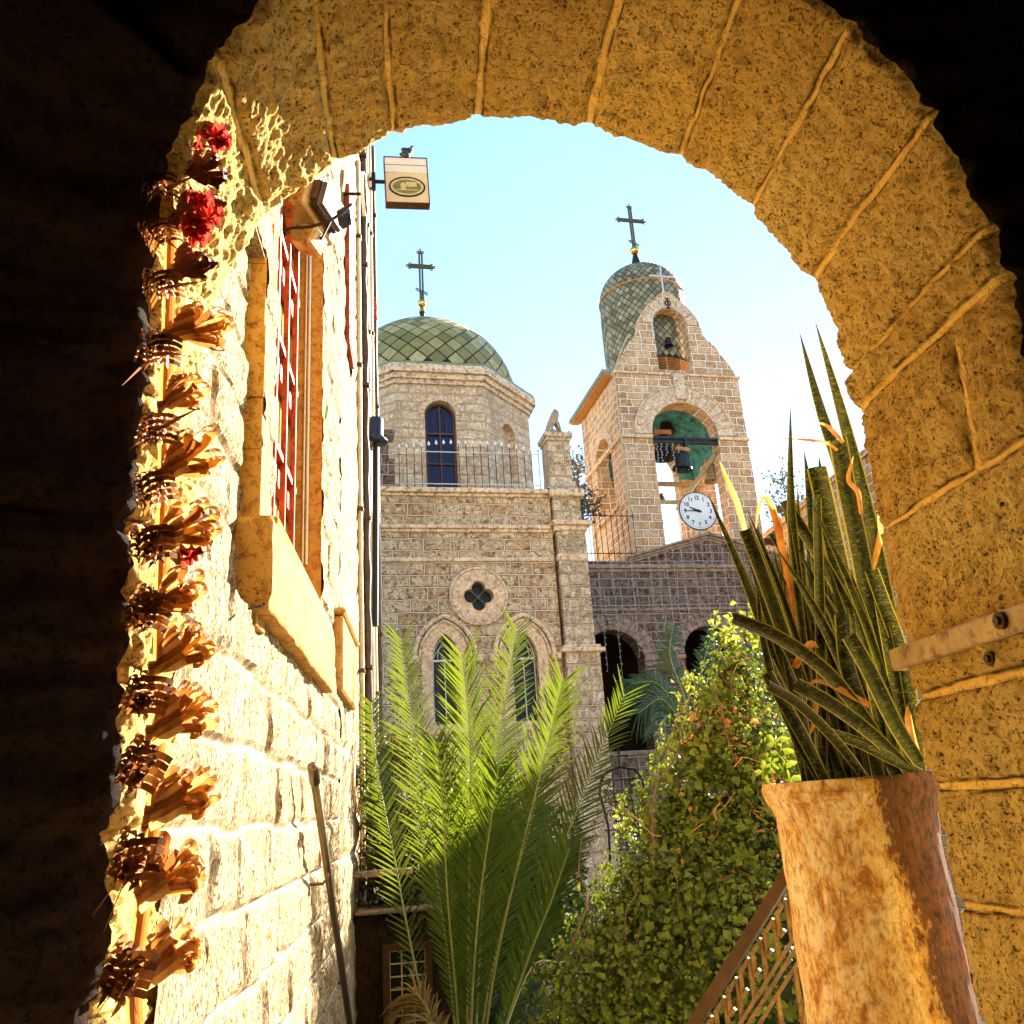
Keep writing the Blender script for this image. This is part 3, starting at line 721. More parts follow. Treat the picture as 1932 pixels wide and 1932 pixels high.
# pier at the corner
mb = MB()
mb.box(5.78, 6.62, 19.80, 20.6, ZG, 3.42); mb.box(5.83, 6.55, 19.86, 20.6, 3.60, 6.45)
mb.box(5.80, 6.50, 19.88, 20.6, 6.72, 7.36)
mb.build('pier', M_['pier'], church, CH)
mb = MB(); mb.box(5.68, 6.74, 19.70, 20.7, 3.42, 3.52, bev=.02); mb.box(5.74, 6.66, 19.78, 20.65, 3.52, 3.60, bev=.02); mb.build('pier_cap', M_['trim'], church, CH)
mb = MB(); mb.box(5.80, 6.58, 19.84, 20.65, 5.70, 5.86, bev=.015); mb.build('pier_cap', M_['trim'], church, CH)
mb = MB(); mb.box(5.76, 6.62, 19.80, 20.66, 6.45, 6.58, bev=.02); mb.box(5.68, 6.72, 19.72, 20.7, 6.58, 6.70, bev=.02)
mb.build('pier_cap', M_['trim'], church, CH)
mb = MB(); mb.box(5.70, 6.62, 19.78, 20.66, 7.36, 7.56, bev=.03)
mb.build('pier_cap', M_['trim'], church, CH)
mb = MB()
for (z0, z1, d) in ((7.36, 7.44, .06), (7.44, 7.56, .14), (6.44, 6.52, .05), (6.52, 6.62, .10), (5.70, 5.80, .05)):
    mb.box(-1.5, 5.69, 20-d, 20.1, z0+.001, z1, bev=.012)
mb.build('cornice', M_['trim'], church, CH)
# pedestal with flared foot
mb = MB(); pr = [(.42,7.56),(.36,7.66),(.31,7.80),(.30,8.0),(.30,8.92)]
for i in range(len(pr)-1):
    (a, z0), (b, z1) = pr[i], pr[i+1]; cx_, cy_ = 6.08, 20.22
    mb.add([(cx_-a,cy_-a,z0),(cx_+a,cy_-a,z0),(cx_+a,cy_+a,z0),(cx_-a,cy_+a,z0),(cx_-b,cy_-b,z1),(cx_+b,cy_-b,z1),(cx_+b,cy_+b,z1),(cx_-b,cy_+b,z1)], [(0,1,5,4),(1,2,6,5),(2,3,7,6),(3,0,4,7)])
mb.box(5.75, 6.41, 19.89, 20.55, 8.92, 9.0, bev=.01); mb.box(5.70, 6.46, 19.84, 20.60, 9.0, 9.14, bev=.02)
mb.build('pedestal', M_['pier'], church, CH)
mb = MB(); mb.box(-1.0, 1.88, 20.02, 20.5, 7.56, 8.35); mb.box(-1.0, 1.74, 20.04, 20.5, 8.36, 9.0); mb.box(-1.0, 1.9, 19.97, 20.55, 9.0, 9.12, bev=.02)
mb.build('parapet_block', M_['arcade'], church, CH)
# quatrefoil surround and tracery
mb = MB(); mb.poly(circ(3.80, 4.85, .64, 40), [[(3.80+(x-3.80)*1.04, 4.85+(z-4.85)*1.04) for x, z in quat]], 19.955, 20.02); mb.build('quatrefoil_surround', M_['vous'], church, CH)
mb = MB(); mb.tube([(3.80+.68*math.cos(a*math.pi/24), 19.97, 4.85+.68*math.sin(a*math.pi/24)) for a in range(48)], .035, 6, closed=True)
for cx_ in (WA, WB):
    for hw_, rs, r_ in ((.72, .98, .055), (.60, .86, .03)):
        p = pointed(cx_, hw_, None, 3.40, rs, 12); mb.tube([(x, 19.96, z) for x, z in p], r_, 6)
    mb.box(cx_-.86, cx_-.64, 19.84, 20.0, 3.28, 3.44, bev=.02); mb.box(cx_+.64, cx_+.86, 19.84, 20.0, 3.28, 3.44, bev=.02)
mb.build('hood_mouldings', M_['trim'], church, CH)
for cx_ in (WA, WB):
    mb = MB(); o_ = pointed(cx_, .56, 1.7, 3.40, .84, 10); i_ = pointed(cx_, .31, 1.9, 3.38, .59, 10)
    mb.poly(o_, [i_], 19.975, 20.03); mb.build('window_surround', M_['vous'], church, CH)
    wn = MB(); p = pointed(cx_, .27, 1.9, 3.38, .54, 10)
    wn.tube([(x, 20.2, z) for x, z in p], .018, 6, closed=True); wn.box(cx_-.012, cx_+.012, 20.18, 20.22, 1.9, 3.40); wn.box(cx_-.28, cx_+.28, 20.17, 20.22, 3.34, 3.39)
    for s_ in (-1, 1): wn.tube([(cx_+s_*.16*math.cos(R(a)), 20.2, 3.42+.34*math.sin(R(a))) for a in (0, 30, 60, 80)], .010, 5); wn.tube([(cx_+s_*(.27-.27*t), 20.2, 3.4+.5*t*(2-t)*.62) for t in (0,.3,.6,1)], .01, 5)
    wo_ = wn.build('lancet_window', M_['ironl'], church, CH)
    WM[wo_.name] = wm(church)
    g = MB(); g.poly(pointed(cx_, .29, 1.9, 3.38, .56, 10), [], 20.24, 20.26); g.build('pane', M_['glass'], wo_, CH)
mb = MB(); mb.bar((3.64,20.15,4.69),(3.96,20.15,5.01),.03); mb.bar((3.96,20.14,4.69),(3.64,20.14,5.01),.03); mb.tube([(3.80,20.08,4.85),(3.80,20.16,4.85)], .05, 4)
q = mb.build('quatrefoil_window', M_['crossm'], church, CH)
mb = MB(); mb.poly(circ(3.80, 4.85, .40), [], 20.25, 20.27); mb.build('pane', M_['glass'], q, CH)

# terrace railing with white spear tips
rl = thing('terrace_railing', 'thin iron railing with a row of white spear tips on the church terrace', 'railing', CM(3.7, 20.2, 7.5))
mb = MB(); mb.bar((1.8,20.12,8.60),(5.6,20.12,8.60),.022); mb.bar((1.8,20.12,7.74),(5.6,20.12,7.74),.022); mb.build('rails', M_['ironl'], rl, CH)
for i in range(20):
    s_ = 2.0+i*.188; top = 8.66+.16*math.exp(-((i-9.5)/6.5)**4)
    mb = MB(); mb.tube([(s_,20.12,7.56),(s_,20.12,top)], .010, 6); p_ = mb.build('baluster', M_['iron'], rl, CH)
    WM[p_.name] = wm(rl)
    mb = MB(); mb.lathe([(.0,0),(.036,.03),(.034,.06),(.0,.15)], 8, (s_,20.12,top)); mb.build('spear_tip', M_['white'], p_, CH)
# second railing bit right of the corner
# lion statue
lc = (6.08, 20.2, 9.14)
ln = thing('lion_statue', 'small weathered stone lion sitting upright on the corner pedestal', 'statue', CM(*lc))
ML = CM(*lc)
mb = MB(); mb.box(-.27,.27,-.2,.2,0,.07,bev=.02); mb.build('plinth', M_['statue'], ln, ML)
skin([((-.17,0,.17),.11),((-.10,0,.34),.10),((.0,0,.50),.11),((.06,0,.64),.135),((.17,0,.65),.075),
      ((.09,.08,.38),.05),((.15,.08,.12),.036),((.21,.08,.08),.036),
      ((.09,-.08,.38),.05),((.15,-.08,.12),.036),((.21,-.08,.08),.036),
      ((-.12,.12,.13),.075),((.02,.14,.09),.036),((-.12,-.12,.13),.075),((.02,-.14,.09),.036),
      ((-.27,0,.10),.03),((-.27,.12,.09),.025),((.04,.09,.77),.022),((.04,-.09,.77),.022)],
     [(0,1),(1,2),(2,3),(3,4),(2,5),(5,6),(6,7),(2,8),(8,9),(9,10),(0,11),(11,12),(0,13),(13,14),(0,15),(15,16),(3,17),(3,18)], 'body', M_['statue'], ln, ML)

# drum: octagon
DC = (3.36, 25.0); AP = 3.0; HF = AP*math.tan(R(22.5))
def face_M(k): return CH @ Matrix.Translation((DC[0], DC[1], 0)) @ Matrix.Rotation(R(45*k), 4, 'Z')
dw = MB(); dv = MB(); drumtrim = MB()
for k in range(8):
    Mk = face_M(k); half, z0, zs = (.44, 8.25, 10.52) if k == 0 else (.36, 8.9, 10.35)
    H2 = Matrix.Rotation(R(45*k), 4, 'Z'); Mloc = Matrix.Translation((DC[0], DC[1], 0)) @ H2
    dw.poly([(-HF, 7.45), (HF, 7.45), (HF, 11.45), (-HF, 11.45)], [arched(0, half, z0, zs)], -AP, -AP+.35, M=Mloc)
    voussoirs(dv, 0, zs, half, half+.17, -AP-.02, -AP+.2, 11, gap=.01, M=Mloc)
    if k != 0: dw.poly(arched(0, half+.05, z0-.05, zs), [], -AP+.20, -AP+.25, M=Mloc)
    for (a, b, d) in ((11.45, 11.58, .06), (11.58, 11.74, .14), (11.74, 11.98, .24)):
        w_ = (AP+d)*math.tan(R(22.5))
        drumtrim.poly([(-w_, a+.001), (w_, a+.001), (w_, b), (-w_, b)], [], -AP-d, -AP+.3, M=Mloc)
dr = dw.build('drum', M_['drum'], church, CH); WM[dr.name] = wm(church)
dv.build('window_arches', M_['vous'], dr, CH)
drumtrim.build('drum_cornice', M_['trim'], dr, CH)
mb = MB(); w_ = AP+.20
ring = [(w_/math.cos(R(22.5))*math.cos(R(22.5+45*k)), w_/math.cos(R(22.5))*math.sin(R(22.5+45*k))) for k in range(8)]
vs_ = [(DC[0]+x, DC[1]+y, 11.982) for x, y in ring]+[(DC[0]+x, DC[1]+y, 12.08) for x, y in ring]+[(DC[0]+x*.7, DC[1]+y*.7, 12.35) for x, y in ring]
mb.add(vs_, [tuple(range(8))[::-1]]+[(i, (i+1) % 8, (i+1) % 8+8, i+8) for i in range(8)]+[(i+8, (i+1) % 8+8, (i+1) % 8+16, i+16) for i in range(8)])
mb.build('copper_skirt', M_['copper'], dr, CH)
wf = MB(); y_ = 25-AP+.20
wf.poly([(3.36+x, z) for x, z in arched(0, .42, 8.27, 10.52)], [[(3.36+x, z) for x, z in arched(0, .37, 8.32, 10.52)]], y_-.03, y_+.03)
wf.box(3.34, 3.38, y_-.03, y_+.03, 8.3, 10.85); wf.box(2.98, 3.74, y_-.029, y_+.029, 10.0, 10.05); wf.box(2.98, 3.74, y_-.029, y_+.029, 9.1, 9.14)
wf.tube([(3.17, y_, 10.05), (3.17, y_, 10.4), (3.25, y_, 10.7), (3.36, y_, 10.88)], .012, 5); wf.tube([(3.55, y_, 10.05), (3.55, y_, 10.4), (3.47, y_, 10.7), (3.36, y_, 10.88)], .012, 5)
wfo = wf.build('drum_window', plain('brown_window_wood', (.12,.045,.02), .6, 0, .3, 8, .2, .003), church, CH); WM[wfo.name] = wm(church)
g = MB(); g.poly([(3.36+x, z) for x, z in arched(0, .40, 8.3, 10.52)], [], y_+.04, y_+.06); g.build('pane', M_['glassb'], wfo, CH)

# scaled domes: separate raised diamond plates over a dark seam surface
def dome_mat(name, c1, c2, c3, rough=.38, metal=.55):
    m, t, ns, ls = nm(name); g = N(t, 'ShaderNodeNewGeometry'); v = objc(t)
    c = ramp(t, g.outputs['Random Per Island'], [(0, c1), (.5, c2), (1, c3)])
    c = mix(t, ramp(t, noise_n(t, v, 4, 5, .6), [(.4, .35), (.7, 0.0)]), c, tuple(x*.5 for x in c1))
    out(t, c, rough, metal, noise_n(t, v, 3, 3, .5), .25, .02, .5); return m
M_['dome'] = dome_mat('green_dome_plates', (.17,.145,.03), (.33,.28,.08), (.52,.45,.20), .6, .0)
M_['onion'] = dome_mat('grey_dome_scales', (.12,.10,.04), (.23,.20,.10), (.42,.36,.22), .65, .0)
def scaled(prof, N_, cx, cy, aspect, gap, lift):
    """prof(t) -> (r, z) for t along the surface; rows chosen so the diamonds keep their shape"""
    T = 400; pr = [prof(i/T) for i in range(T+1)]; arcl = [0]
    for i in range(T): arcl.append(arcl[-1]+math.dist(pr[i], pr[i+1]))
    def at_(s):
        import bisect
        i = min(T-1, max(0, bisect.bisect(arcl, s)-1)); f = (s-arcl[i])/(arcl[i+1]-arcl[i]+1e-9); f = min(1, f)
        return (pr[i][0]+(pr[i+1][0]-pr[i][0])*f, pr[i][1]+(pr[i+1][1]-pr[i][1])*f)
    rows = []; s = 0; j = 0
    while s < arcl[-1]-1e-4 and j < 90:
        rows.append(s); s += max(.05, math.pi/N_*at_(s)[0]*aspect); j += 1
    rows.append(arcl[-1]); mb = MB()
    for j in range(len(rows)-2):
        s0, s1, s2 = rows[j], rows[j+1], rows[j+2]
        (r0, z0), (r1, z1), (r2, z2) = at_(s0), at_(s1), at_(s2)
        nx_, nz2 = (z2-z0), -(r2-r0); l_ = math.hypot(nx_, nz2) or 1; nx_ /= l_; nz2 /= l_
        for i in range(N_):
            a = 2*math.pi*(i+.5*(j % 2))/N_; da = math.pi/N_
            P = [(r0, a, z0), (r1, a+da, z1), (r2, a, z2), (r1, a-da, z1)]
            V = [Vector((cx+(r+nx_*lift)*math.cos(b), cy+(r+nx_*lift)*math.sin(b), z+nz2*lift)) for r, b, z in P]
            c = sum(V, Vector())/4; mid = Vector((cx+(r1+nx_*lift*1.9)*math.cos(a), cy+(r1+nx_*lift*1.9)*math.sin(a), z1+nz2*lift*1.9))
            V = [c+(v-c)*(1-gap/max(.04, (v-c).length)) if (v-c).length > gap*1.3 else c+(v-c)*.3 for v in V]
            W_ = [v-Vector((nx_*math.cos(a), nx_*math.sin(a), nz2))*lift*.8 for v in V]
            mb.add(V+W_, [(0,1,2,3),(4,5,1,0),(5,6,2,1),(6,7,3,2),(7,4,0,3)])
    ln_ = MB(); ln_.lathe([p for p in pr[::8]], 64, (cx, cy, 0))
    return mb, ln_
DR, DZ = 2.88, 12.10
pf = lambda t: (DR*math.cos(t*math.pi/2), DZ+DR*1.0*math.sin(t*math.pi/2))
pl, li = scaled(pf, 32, DC[0], DC[1], 1.0, .030, .03)
dm = li.build('dome', M_['domeliner'], church, CH, smooth=True); WM[dm.name] = wm(church)
pl.build('dome_plates', M_['dome'], dm, CH)

def cross(parent, base, top, armz, half, footz, ballz, ballr, F=CH):
    s, n = base; mb = MB(); g = .045
    for d in (-g, g):
        mb.bar((s+d, n, ballz), (s+d, n, top-.1), .06); mb.bar((s-half+.1, n, armz+d), (s+half-.1, n, armz+d), .06)
    for (x, z, ax, az) in ((s, top-.09, 0, 1), (s-half+.09, armz, -1, 0), (s+half-.09, armz, 1, 0)):
        mb.ball((x, n, z), .08, 8, (1, .5, 1))
        for (dx, dz) in ((ax*.085, az*.085), (az*.085, ax*.085), (-az*.085, -ax*.085)):
            mb.tube([(x+dx+.038*math.cos(a*math.pi/5), n, z+dz+.038*math.sin(a*math.pi/5)) for a in range(10)], .020, 5, closed=True)
    mb.ball((s, n, armz), .11, 10, (1.1, .4, .8))
    for k in range(8): a = k*math.pi/4+.39; mb.bar((s, n, armz), (s+.17*math.cos(a), n, armz+.17*math.sin(a)), .012)
    for d in (-.035, .035): mb.bar((s-.19, n, footz+.09+d), (s+.19, n, footz-.09+d), .028)
    mb.bar((s-.19, n, footz+.04), (s-.19, n, footz+.14), .018); mb.bar((s+.19, n, footz-.04), (s+.19, n, footz-.14), .018)
    mb.lathe([(.05, ballz+.1), (.075, ballz+.3), (.03, footz)], 10, (s, n, 0))
    co = mb.build('cross', M_['crossm'], parent, F); WM[co.name] = wm(parent)
    b = MB(); b.ball((s, n, ballz), ballr, 18); b.lathe([(.11, ballz-ballr-.2), (.06, ballz-ballr*.8)], 12, (s, n, 0)); b.build('gilded_ball', M_['gold'], co, F, smooth=True)
zt = lambda u, v, n: onF(u, v, n)[1]
cross(church, (DC[0], DC[1]), zt(795,472,25), zt(797,503,25), .46, zt(797,550,25), zt(798,573,25), .15)
mb = MB(); mb.lathe([(.25, DZ+DR-.05), (.10, DZ+DR+.35), (.07, zt(798,580,25))], 14, (DC[0], DC[1], 0)); mb.build('cross_stem', M_['domeliner'], dm, CH, smooth=True)

# ================================================================== ARCADE WALL
arc_ = thing('arcade_building', 'dark stone arcade with round arches and a low pediment, below the bell tower', 'building', CM(12, 24, ZG))
A1, A2, A3 = (8.42, .95), (11.42, .80), (14.3, .85)
mb = MB()
mb.poly([(6.46, ZG), (20, ZG), (20, 6.86), (6.46, 6.86)], [arched(A1[0], A1[1], 1.35, 3.82), arched(A2[0], A2[1], 1.35, 4.02), arched(A3[0], A3[1], 1.35, 4.0), arched(17.2, .85, 1.35, 4.0)], 24.0, 24.6)
mb.poly([(9.3, 6.861), (14.3, 6.861), (11.87, 7.50)], [], 24.0, 24.55)
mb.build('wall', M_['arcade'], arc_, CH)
mb = MB(); mb.box(6.46, 20, 24.62, 29.2, 6.6, 6.84); mb.build('terrace_floor', M_['pave'], arc_, CH)
mb = MB(); mb.box(6.3, 20, 28.9, 29.2, ZG, 6.55); mb.box(6.0, 6.3, 24.6, 29.2, ZG, 6.55); mb.box(20, 20.3, 24, 29.2, ZG, 6.84); mb.build('inner_walls', M_['dark_shade'], arc_, CH)
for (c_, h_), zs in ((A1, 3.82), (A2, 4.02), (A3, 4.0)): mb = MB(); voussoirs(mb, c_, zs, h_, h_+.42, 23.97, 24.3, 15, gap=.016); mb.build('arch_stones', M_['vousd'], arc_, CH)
mb = MB()
for (z0, z1, d) in ((6.50, 6.60, .05), (6.60, 6.72, .12), (5.32, 5.40, .04)): mb.box(6.47, 20, 24-d, 24.05, z0, z1, bev=.012)
for (sa, za, sb, zb) in ((9.2, 6.80, 11.89, 7.54), (14.45, 6.76, 11.85, 7.54)):
    for k, (o_, d) in enumerate(((0, .06), (.07, .12), (.15, .20))):
        a = Vector((sa, 24-d/2+.1, za+o_)); b = Vector((sb, 24-d/2+.1, zb+o_)); mb.bar(a, b, .2+d, .066)
mb.box(7.1, 9.75, 23.93, 24.0, 1.22, 1.34, bev=.02); mb.box(10.3, 12.6, 23.93, 24.0, 1.22, 1.34, bev=.02)
for (s_, z_) in ((8.45, 5.02), (11.45, 5.10), (7.6, 5.02)): mb.box(s_-.22, s_+.22, 23.85, 24.0, z_, z_+.06, bev=.01); mb.box(s_-.12, s_+.12, 23.9, 24.0, z_-.10, z_)
for (c_, h_), zs in ((A1, 3.82), (A2, 4.02)):
    for q in (c_-h_-.25, c_+h_+.25): mb.box(q-.27, q+.27, 23.92, 24.0, zs-.14, zs-.02, bev=.012)
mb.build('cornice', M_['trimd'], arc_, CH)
for s0, n_ in ((7.35, 9),):
    tr = thing('iron_balcony_rail', 'black iron bars on the arcade terrace left of the bell tower', 'railing', CM(8.5, 24.3, 6.86))
    mb = MB(); mb.bar((7.0,24.2,8.35),(9.6,24.2,8.35),.025); mb.bar((7.0,24.2,7.15),(9.6,24.2,7.15),.025); mb.build('rails', M_['iron'], tr, CH)
    for i in range(15): s_ = 7.05+i*.18; mb = MB(); mb.tube([(s_,24.2,6.86),(s_,24.2,8.55)], .012, 5); mb.build('baluster', M_['iron'], tr, CH)

# ================================================================== BELL TOWER
TS0, TS1, TN0, TN1 = 9.82, 14.36, 25.0, 29.0; TC = (TS0+TS1)/2; ZI = 11.42; ZT = 13.86
tw = thing('bell_tower', 'square stone bell tower with open arches, curved gable and tall scaled grey dome', 'tower', CM(TC, 27, 6.86))
mb = MB(); hs, zs = 1.19, 11.52
mb.poly([(TS0, 6.87), (TS1, 6.87), (TS1, ZT-.12), (TS0, ZT-.12)], [arched(TC, hs, 7.5, zs, 20)], TN0, TN0+.55)
mb.poly([(TS0, 6.87), (TS1, 6.87), (TS1, ZT-.12), (TS0, ZT-.12)], [arched(TC, hs, 7.5, zs, 20)], TN1-.5, TN1)
Ms1 = Matrix.Translation((TS0, 27, 0)) @ Matrix.Rotation(R(90), 4, 'Z'); sh = (TN1-TN0)/2-.56
for s_ in (0, 1):
    Mq = Matrix.Translation(((TS0+.5) if s_ == 0 else TS1, 27, 0)) @ Matrix.Rotation(R(90), 4, 'Z')
    mb.poly([(-sh, 6.87), (sh-.0, 6.87), (sh, ZT-.12), (-sh, ZT-.12)], [arched(0, .82, 9.3 if s_ == 0 else 7.5, 11.3, 20)], .01, .49, M=Mq)
mb.build('wall', M_['tower'], tw, CH)
ar = MB()
voussoirs(ar, TC, zs, hs+.001, hs+.56, TN0-.05, TN0+.3, 17, gap=.012)
ar.build('arch_stones', M_['vous'], tw, CH); ar = MB()
Mq = Matrix.Translation((TS0+.5, 27, 0)) @ Matrix.Rotation(R(90), 4, 'Z')
voussoirs(ar, 0, 11.3, .821, 1.15, .36, .53, 15, gap=.012, M=Mq)
ar.build('arch_stones', M_['vous'], tw, CH)
mb = MB()
mb.tube([(x, TN0-.06, z) for x, z in arc(TC, zs, hs+.60, 0, 180, 24)], .035, 6)
mb.build('arch_moulding', M_['trim'], tw, CH); mb = MB()
for (a, b) in ((TS0-.05, TC-hs), (TC+hs, TS1+.05)): mb = MB(); mb.box(a, b, TN0-.09, TN0, ZI-.06, ZI+.06, bev=.015); mb.build('string_course', M_['trim'], tw, CH)
mb = MB()
mb.box(TS0-.09, TS0, TN0-.05, TN1+.05, ZI-.06, ZI+.06, bev=.015); mb.box(TS0-.1, TS0, 25.9, 28.1, 9.2, 9.32, bev=.015)
mb.box(TS0-.06, TS1+.08, TN0-.08, TN0+.3, ZT-.12, ZT-.04, bev=.015)
mb.build('string_course', M_['trim'], tw, CH); mb = MB(); mb.box(TC-.2, TC+.2, TN0-.14, TN0-.04, zs+hs+.1, ZT-.13, bev=.03); mb.box(TC-.26, TC+.26, TN0-.16, TN0-.04, ZT-.22, ZT-.13, bev=.02)
mb.bar((TC-.12, TN0-.15, ZT-.36), (TC+.12, TN0-.15, ZT-.36), .05); mb.bar((TC, TN0-.152, ZT-.48), (TC, TN0-.152, ZT-.24), .05)
mb.build('keystone', M_['trim'], tw, CH)
# painted vault inside
mb = MB(); mb.box(TS0+.5, TS1-.5, TN0+.56, TN1-.51, ZT-.30, ZT-.2)
va = arc(TC, 11.5, 1.74, 0, 180, 24)
for i in range(24):
    (xa, za), (xb, zb) = va[i], va[i+1]
    mb.add([(xa, TN0+.56, za), (xb, TN0+.56, zb), (xb, TN1-.51, zb), (xa, TN1-.51, za)], [(0,1,2,3)])
for (x0, x1, y0, y1) in ((TS0+.51, TS0+.54, TN0+.56, 26.1), (TS0+.51, TS0+.54, 27.9, TN1-.51), (TS1-.54, TS1-.51, TN0+.56, 26.1), (TS1-.54, TS1-.51, 27.9, TN1-.51), (TS0+.54, TC-hs-.02, TN1-.55, TN1-.51), (TC+hs+.02, TS1-.54, TN1-.55, TN1-.51)):
    mb.box(x0, x1, y0, y1, 11.3, ZT-.31)
mb.build('painted_vault', M_['teal'], tw, CH, smooth=False)
# roof slab: overhangs the sides, ribbed edge, wooden underside
mb = MB(); mb.box(TS0-.34, TS1-.0, TN0+.16, TN1+.3, ZT-.02, ZT+.10)
for i in range(44): y = TN0+.18+i*.096; mb.box(TS0-.37, TS0-.34, y, y+.05, ZT-.04, ZT+.12)
rf = mb.build('roof', M_['roofw'], tw, CH); WM[rf.name] = wm(tw)
mb = MB(); mb.box(TS0-.32, TS0-.001, TN0+.18, TN1+.28, ZT-.10, ZT-.025); mb.build('wooden_soffit', M_['wood'], rf, CH)
# curved gable
gl = [(TC+2.22, ZT-.04)]
for (u, v) in ((1390,692),(1372,668),(1352,645),(1334,630),(1330,622)): pass
half = [(2.22, 13.86), (2.16, 14.05), (2.0, 14.35), (1.84, 14.58), (1.72, 14.72), (1.66, 14.92), (1.48, 15.12), (1.30, 15.28), (1.22, 15.40), (1.18, 15.6), (1.14, 15.85), (1.05, 16.1), (.92, 16.32), (.75, 16.55), (.55, 16.74), (.36, 16.88), (.30, 17.0), (.12, 17.10)]
outl = [(TC+x, z) for x, z in half]+[(TC-x, z) for x, z in half[::-1]]
mb = MB(); mb.poly(outl, [arched(TC, .63, 13.98, 15.78, 16)], TN0+.02, TN0+.42)
ga = mb.build('gable', M_['tower'], tw, CH); WM[ga.name] = wm(tw)
mb = MB(); voussoirs(mb, TC, 15.78, .632, 1.02, TN0-.02, TN0+.30, 13, gap=.014); mb.build('gable_arch', M_['vous'], ga, CH)
mb = MB(); mb.tube([(TC-.70, TN0-.03, 15.1)]+[(x, TN0-.03, z) for x, z in arc(TC, 15.78, .70, 180, 60, 14)], .022, 6); mb.build('cable', M_['ironl'], ga, CH)
mb = MB(); zc = 16.60
mb.tube([(TC+.10*math.cos(a*math.pi/8), TN0-.05, zc+.10*math.sin(a*math.pi/8)) for a in range(16)], .022, 6, closed=True)
mb.bar((TC, TN0-.05, zc-.20), (TC, TN0-.05, zc+.20), .035); mb.bar((TC-.08, TN0-.05, zc+.19), (TC+.08, TN0-.05, zc+.19), .025); mb.bar((TC-.08, TN0-.05, zc-.19), (TC+.08, TN0-.05, zc-.19), .025)
mb.build('monogram', M_['black'], ga, CH)
mb = MB(); mb.box(TC-.025, TC+.025, TN0+.15, TN0+.2, 17.05, 18.25); mb.box(TC-.45, TC+.45, TN0+.15, TN0+.2, 17.82, 17.88); mb.box(TC-.12, TC+.12, TN0+.1, TN0+.3, 17.0, 17.12)
mb.build('small_cross', M_['ironl'], ga, CH)
# tall scaled dome on a louvred base
ON = (12.0, 27.0); RO = 1.56
mb = MB(); mb.lathe([(RO-.12, ZT), (RO-.12, 14.75)], 40, (ON[0], ON[1], 0)); mb.build('louvre_drum', M_['black'], tw, CH); mb = MB()
for a in range(16): mb.tube([((RO-.05)*math.cos(a*math.pi/8)+ON[0], (RO-.05)*math.sin(a*math.pi/8)+ON[1], z) for z in (ZT, 14.75)], .03, 6)
for i in range(14):
    z = ZT+.06+i*.062
    mb.tube([((RO-.03)*math.cos(a*math.pi/24)+ON[0], (RO-.03)*math.sin(a*math.pi/24)+ON[1], z) for a in range(48)], .016, 4, closed=True)
mb.build('louvred_base', M_['wood'], tw, CH)
ZC, ZO = 14.75, 17.95
def onion(t):
    if t < .5: q = t/.5; return (RO+.03*math.sin(q*math.pi), ZC+(ZO-ZC)*q)
    q = (t-.5)/.5
    if q < .8: a = q/.8*math.pi*.46; return (RO*math.cos(a)**.95, ZO+1.35*math.sin(a))
    k = (q-.8)/.2; r0 = RO*math.cos(math.pi*.46)**.95; z0 = ZO+1.35*math.sin(math.pi*.46); return (r0+(.07-r0)*k, z0+.72*k**1.15)
pl, li = scaled(onion, 40, ON[0], ON[1], 1.15, .020, .02)
od = li.build('scaled_dome', M_['domeliner'], tw, CH, smooth=True); WM[od.name] = wm(tw)
pl.build('dome_scales', M_['onion'], od, CH)
mb = MB(); mb.tube([(ON[0]+(RO+.03)*math.cos(a*math.pi/32), ON[1]+(RO+.03)*math.sin(a*math.pi/32), ZO-.02) for a in range(64)], .03, 6, closed=True); mb.build('dome_band', M_['wood'], od, CH)
bz = zt(1193,473,27)
cross(tw, ON, zt(1184,387,27), zt(1186,416,27), .60, zt(1190,458,27), bz, .19)
mb = MB(); mb.lathe([(.26, ZO+1.4), (.14, ZO+1.9), (.07, bz-.1)], 14, (ON[0], ON[1], 0)); mb.build('dome_finial', M_['domeliner'], od, CH, smooth=True)
mb = MB(); mb.tube([(TS0-.03, TN0-.03, 7.0), (TS0-.03, TN0-.03, 13.7), (TS0+.3, TN0-.03, 14.6), (TS0+.62, TN0-.03, 15.2)], .03, 8); mb.tube([(TS0+.3, TN0-.04, 14.6), (TS0+.5, TN0-.04, 14.35), (TS0+.62, TN0-.04, 14.3)], .015, 6)
mb.build('pipe', M_['pipe'], tw, CH)
# bell beam
mb = MB(); mb.tube([(TC-hs, TN0+.12, 11.30), (TC+hs, TN0+.12, 11.30)], .07, 12); mb.box(TC-hs, TC+hs, TN0+.02, TN0+.22, 11.40, 11.46); mb.box(TC-.05, TC+.05, TN0, TN0+.24, 11.15, 11.5)
mb.build('bell_beam', M_['bronze'], tw, CH)
mb = MB(); mb.bar((TC-hs, TN0+1.2, 9.55), (TC+hs, TN0+1.2, 9.55), .12); mb.bar((TC-hs-.3, TN0+2.2, 10.6), (TC+hs+.3, TN0+2.2, 10.6), .14); mb.bar((TC-.2, TN0+1.0, 9.2), (TC+hs+.1, TN0+.4, 11.15), .13)
mb.build('timber_struts', M_['bronzep'], tw, CH)

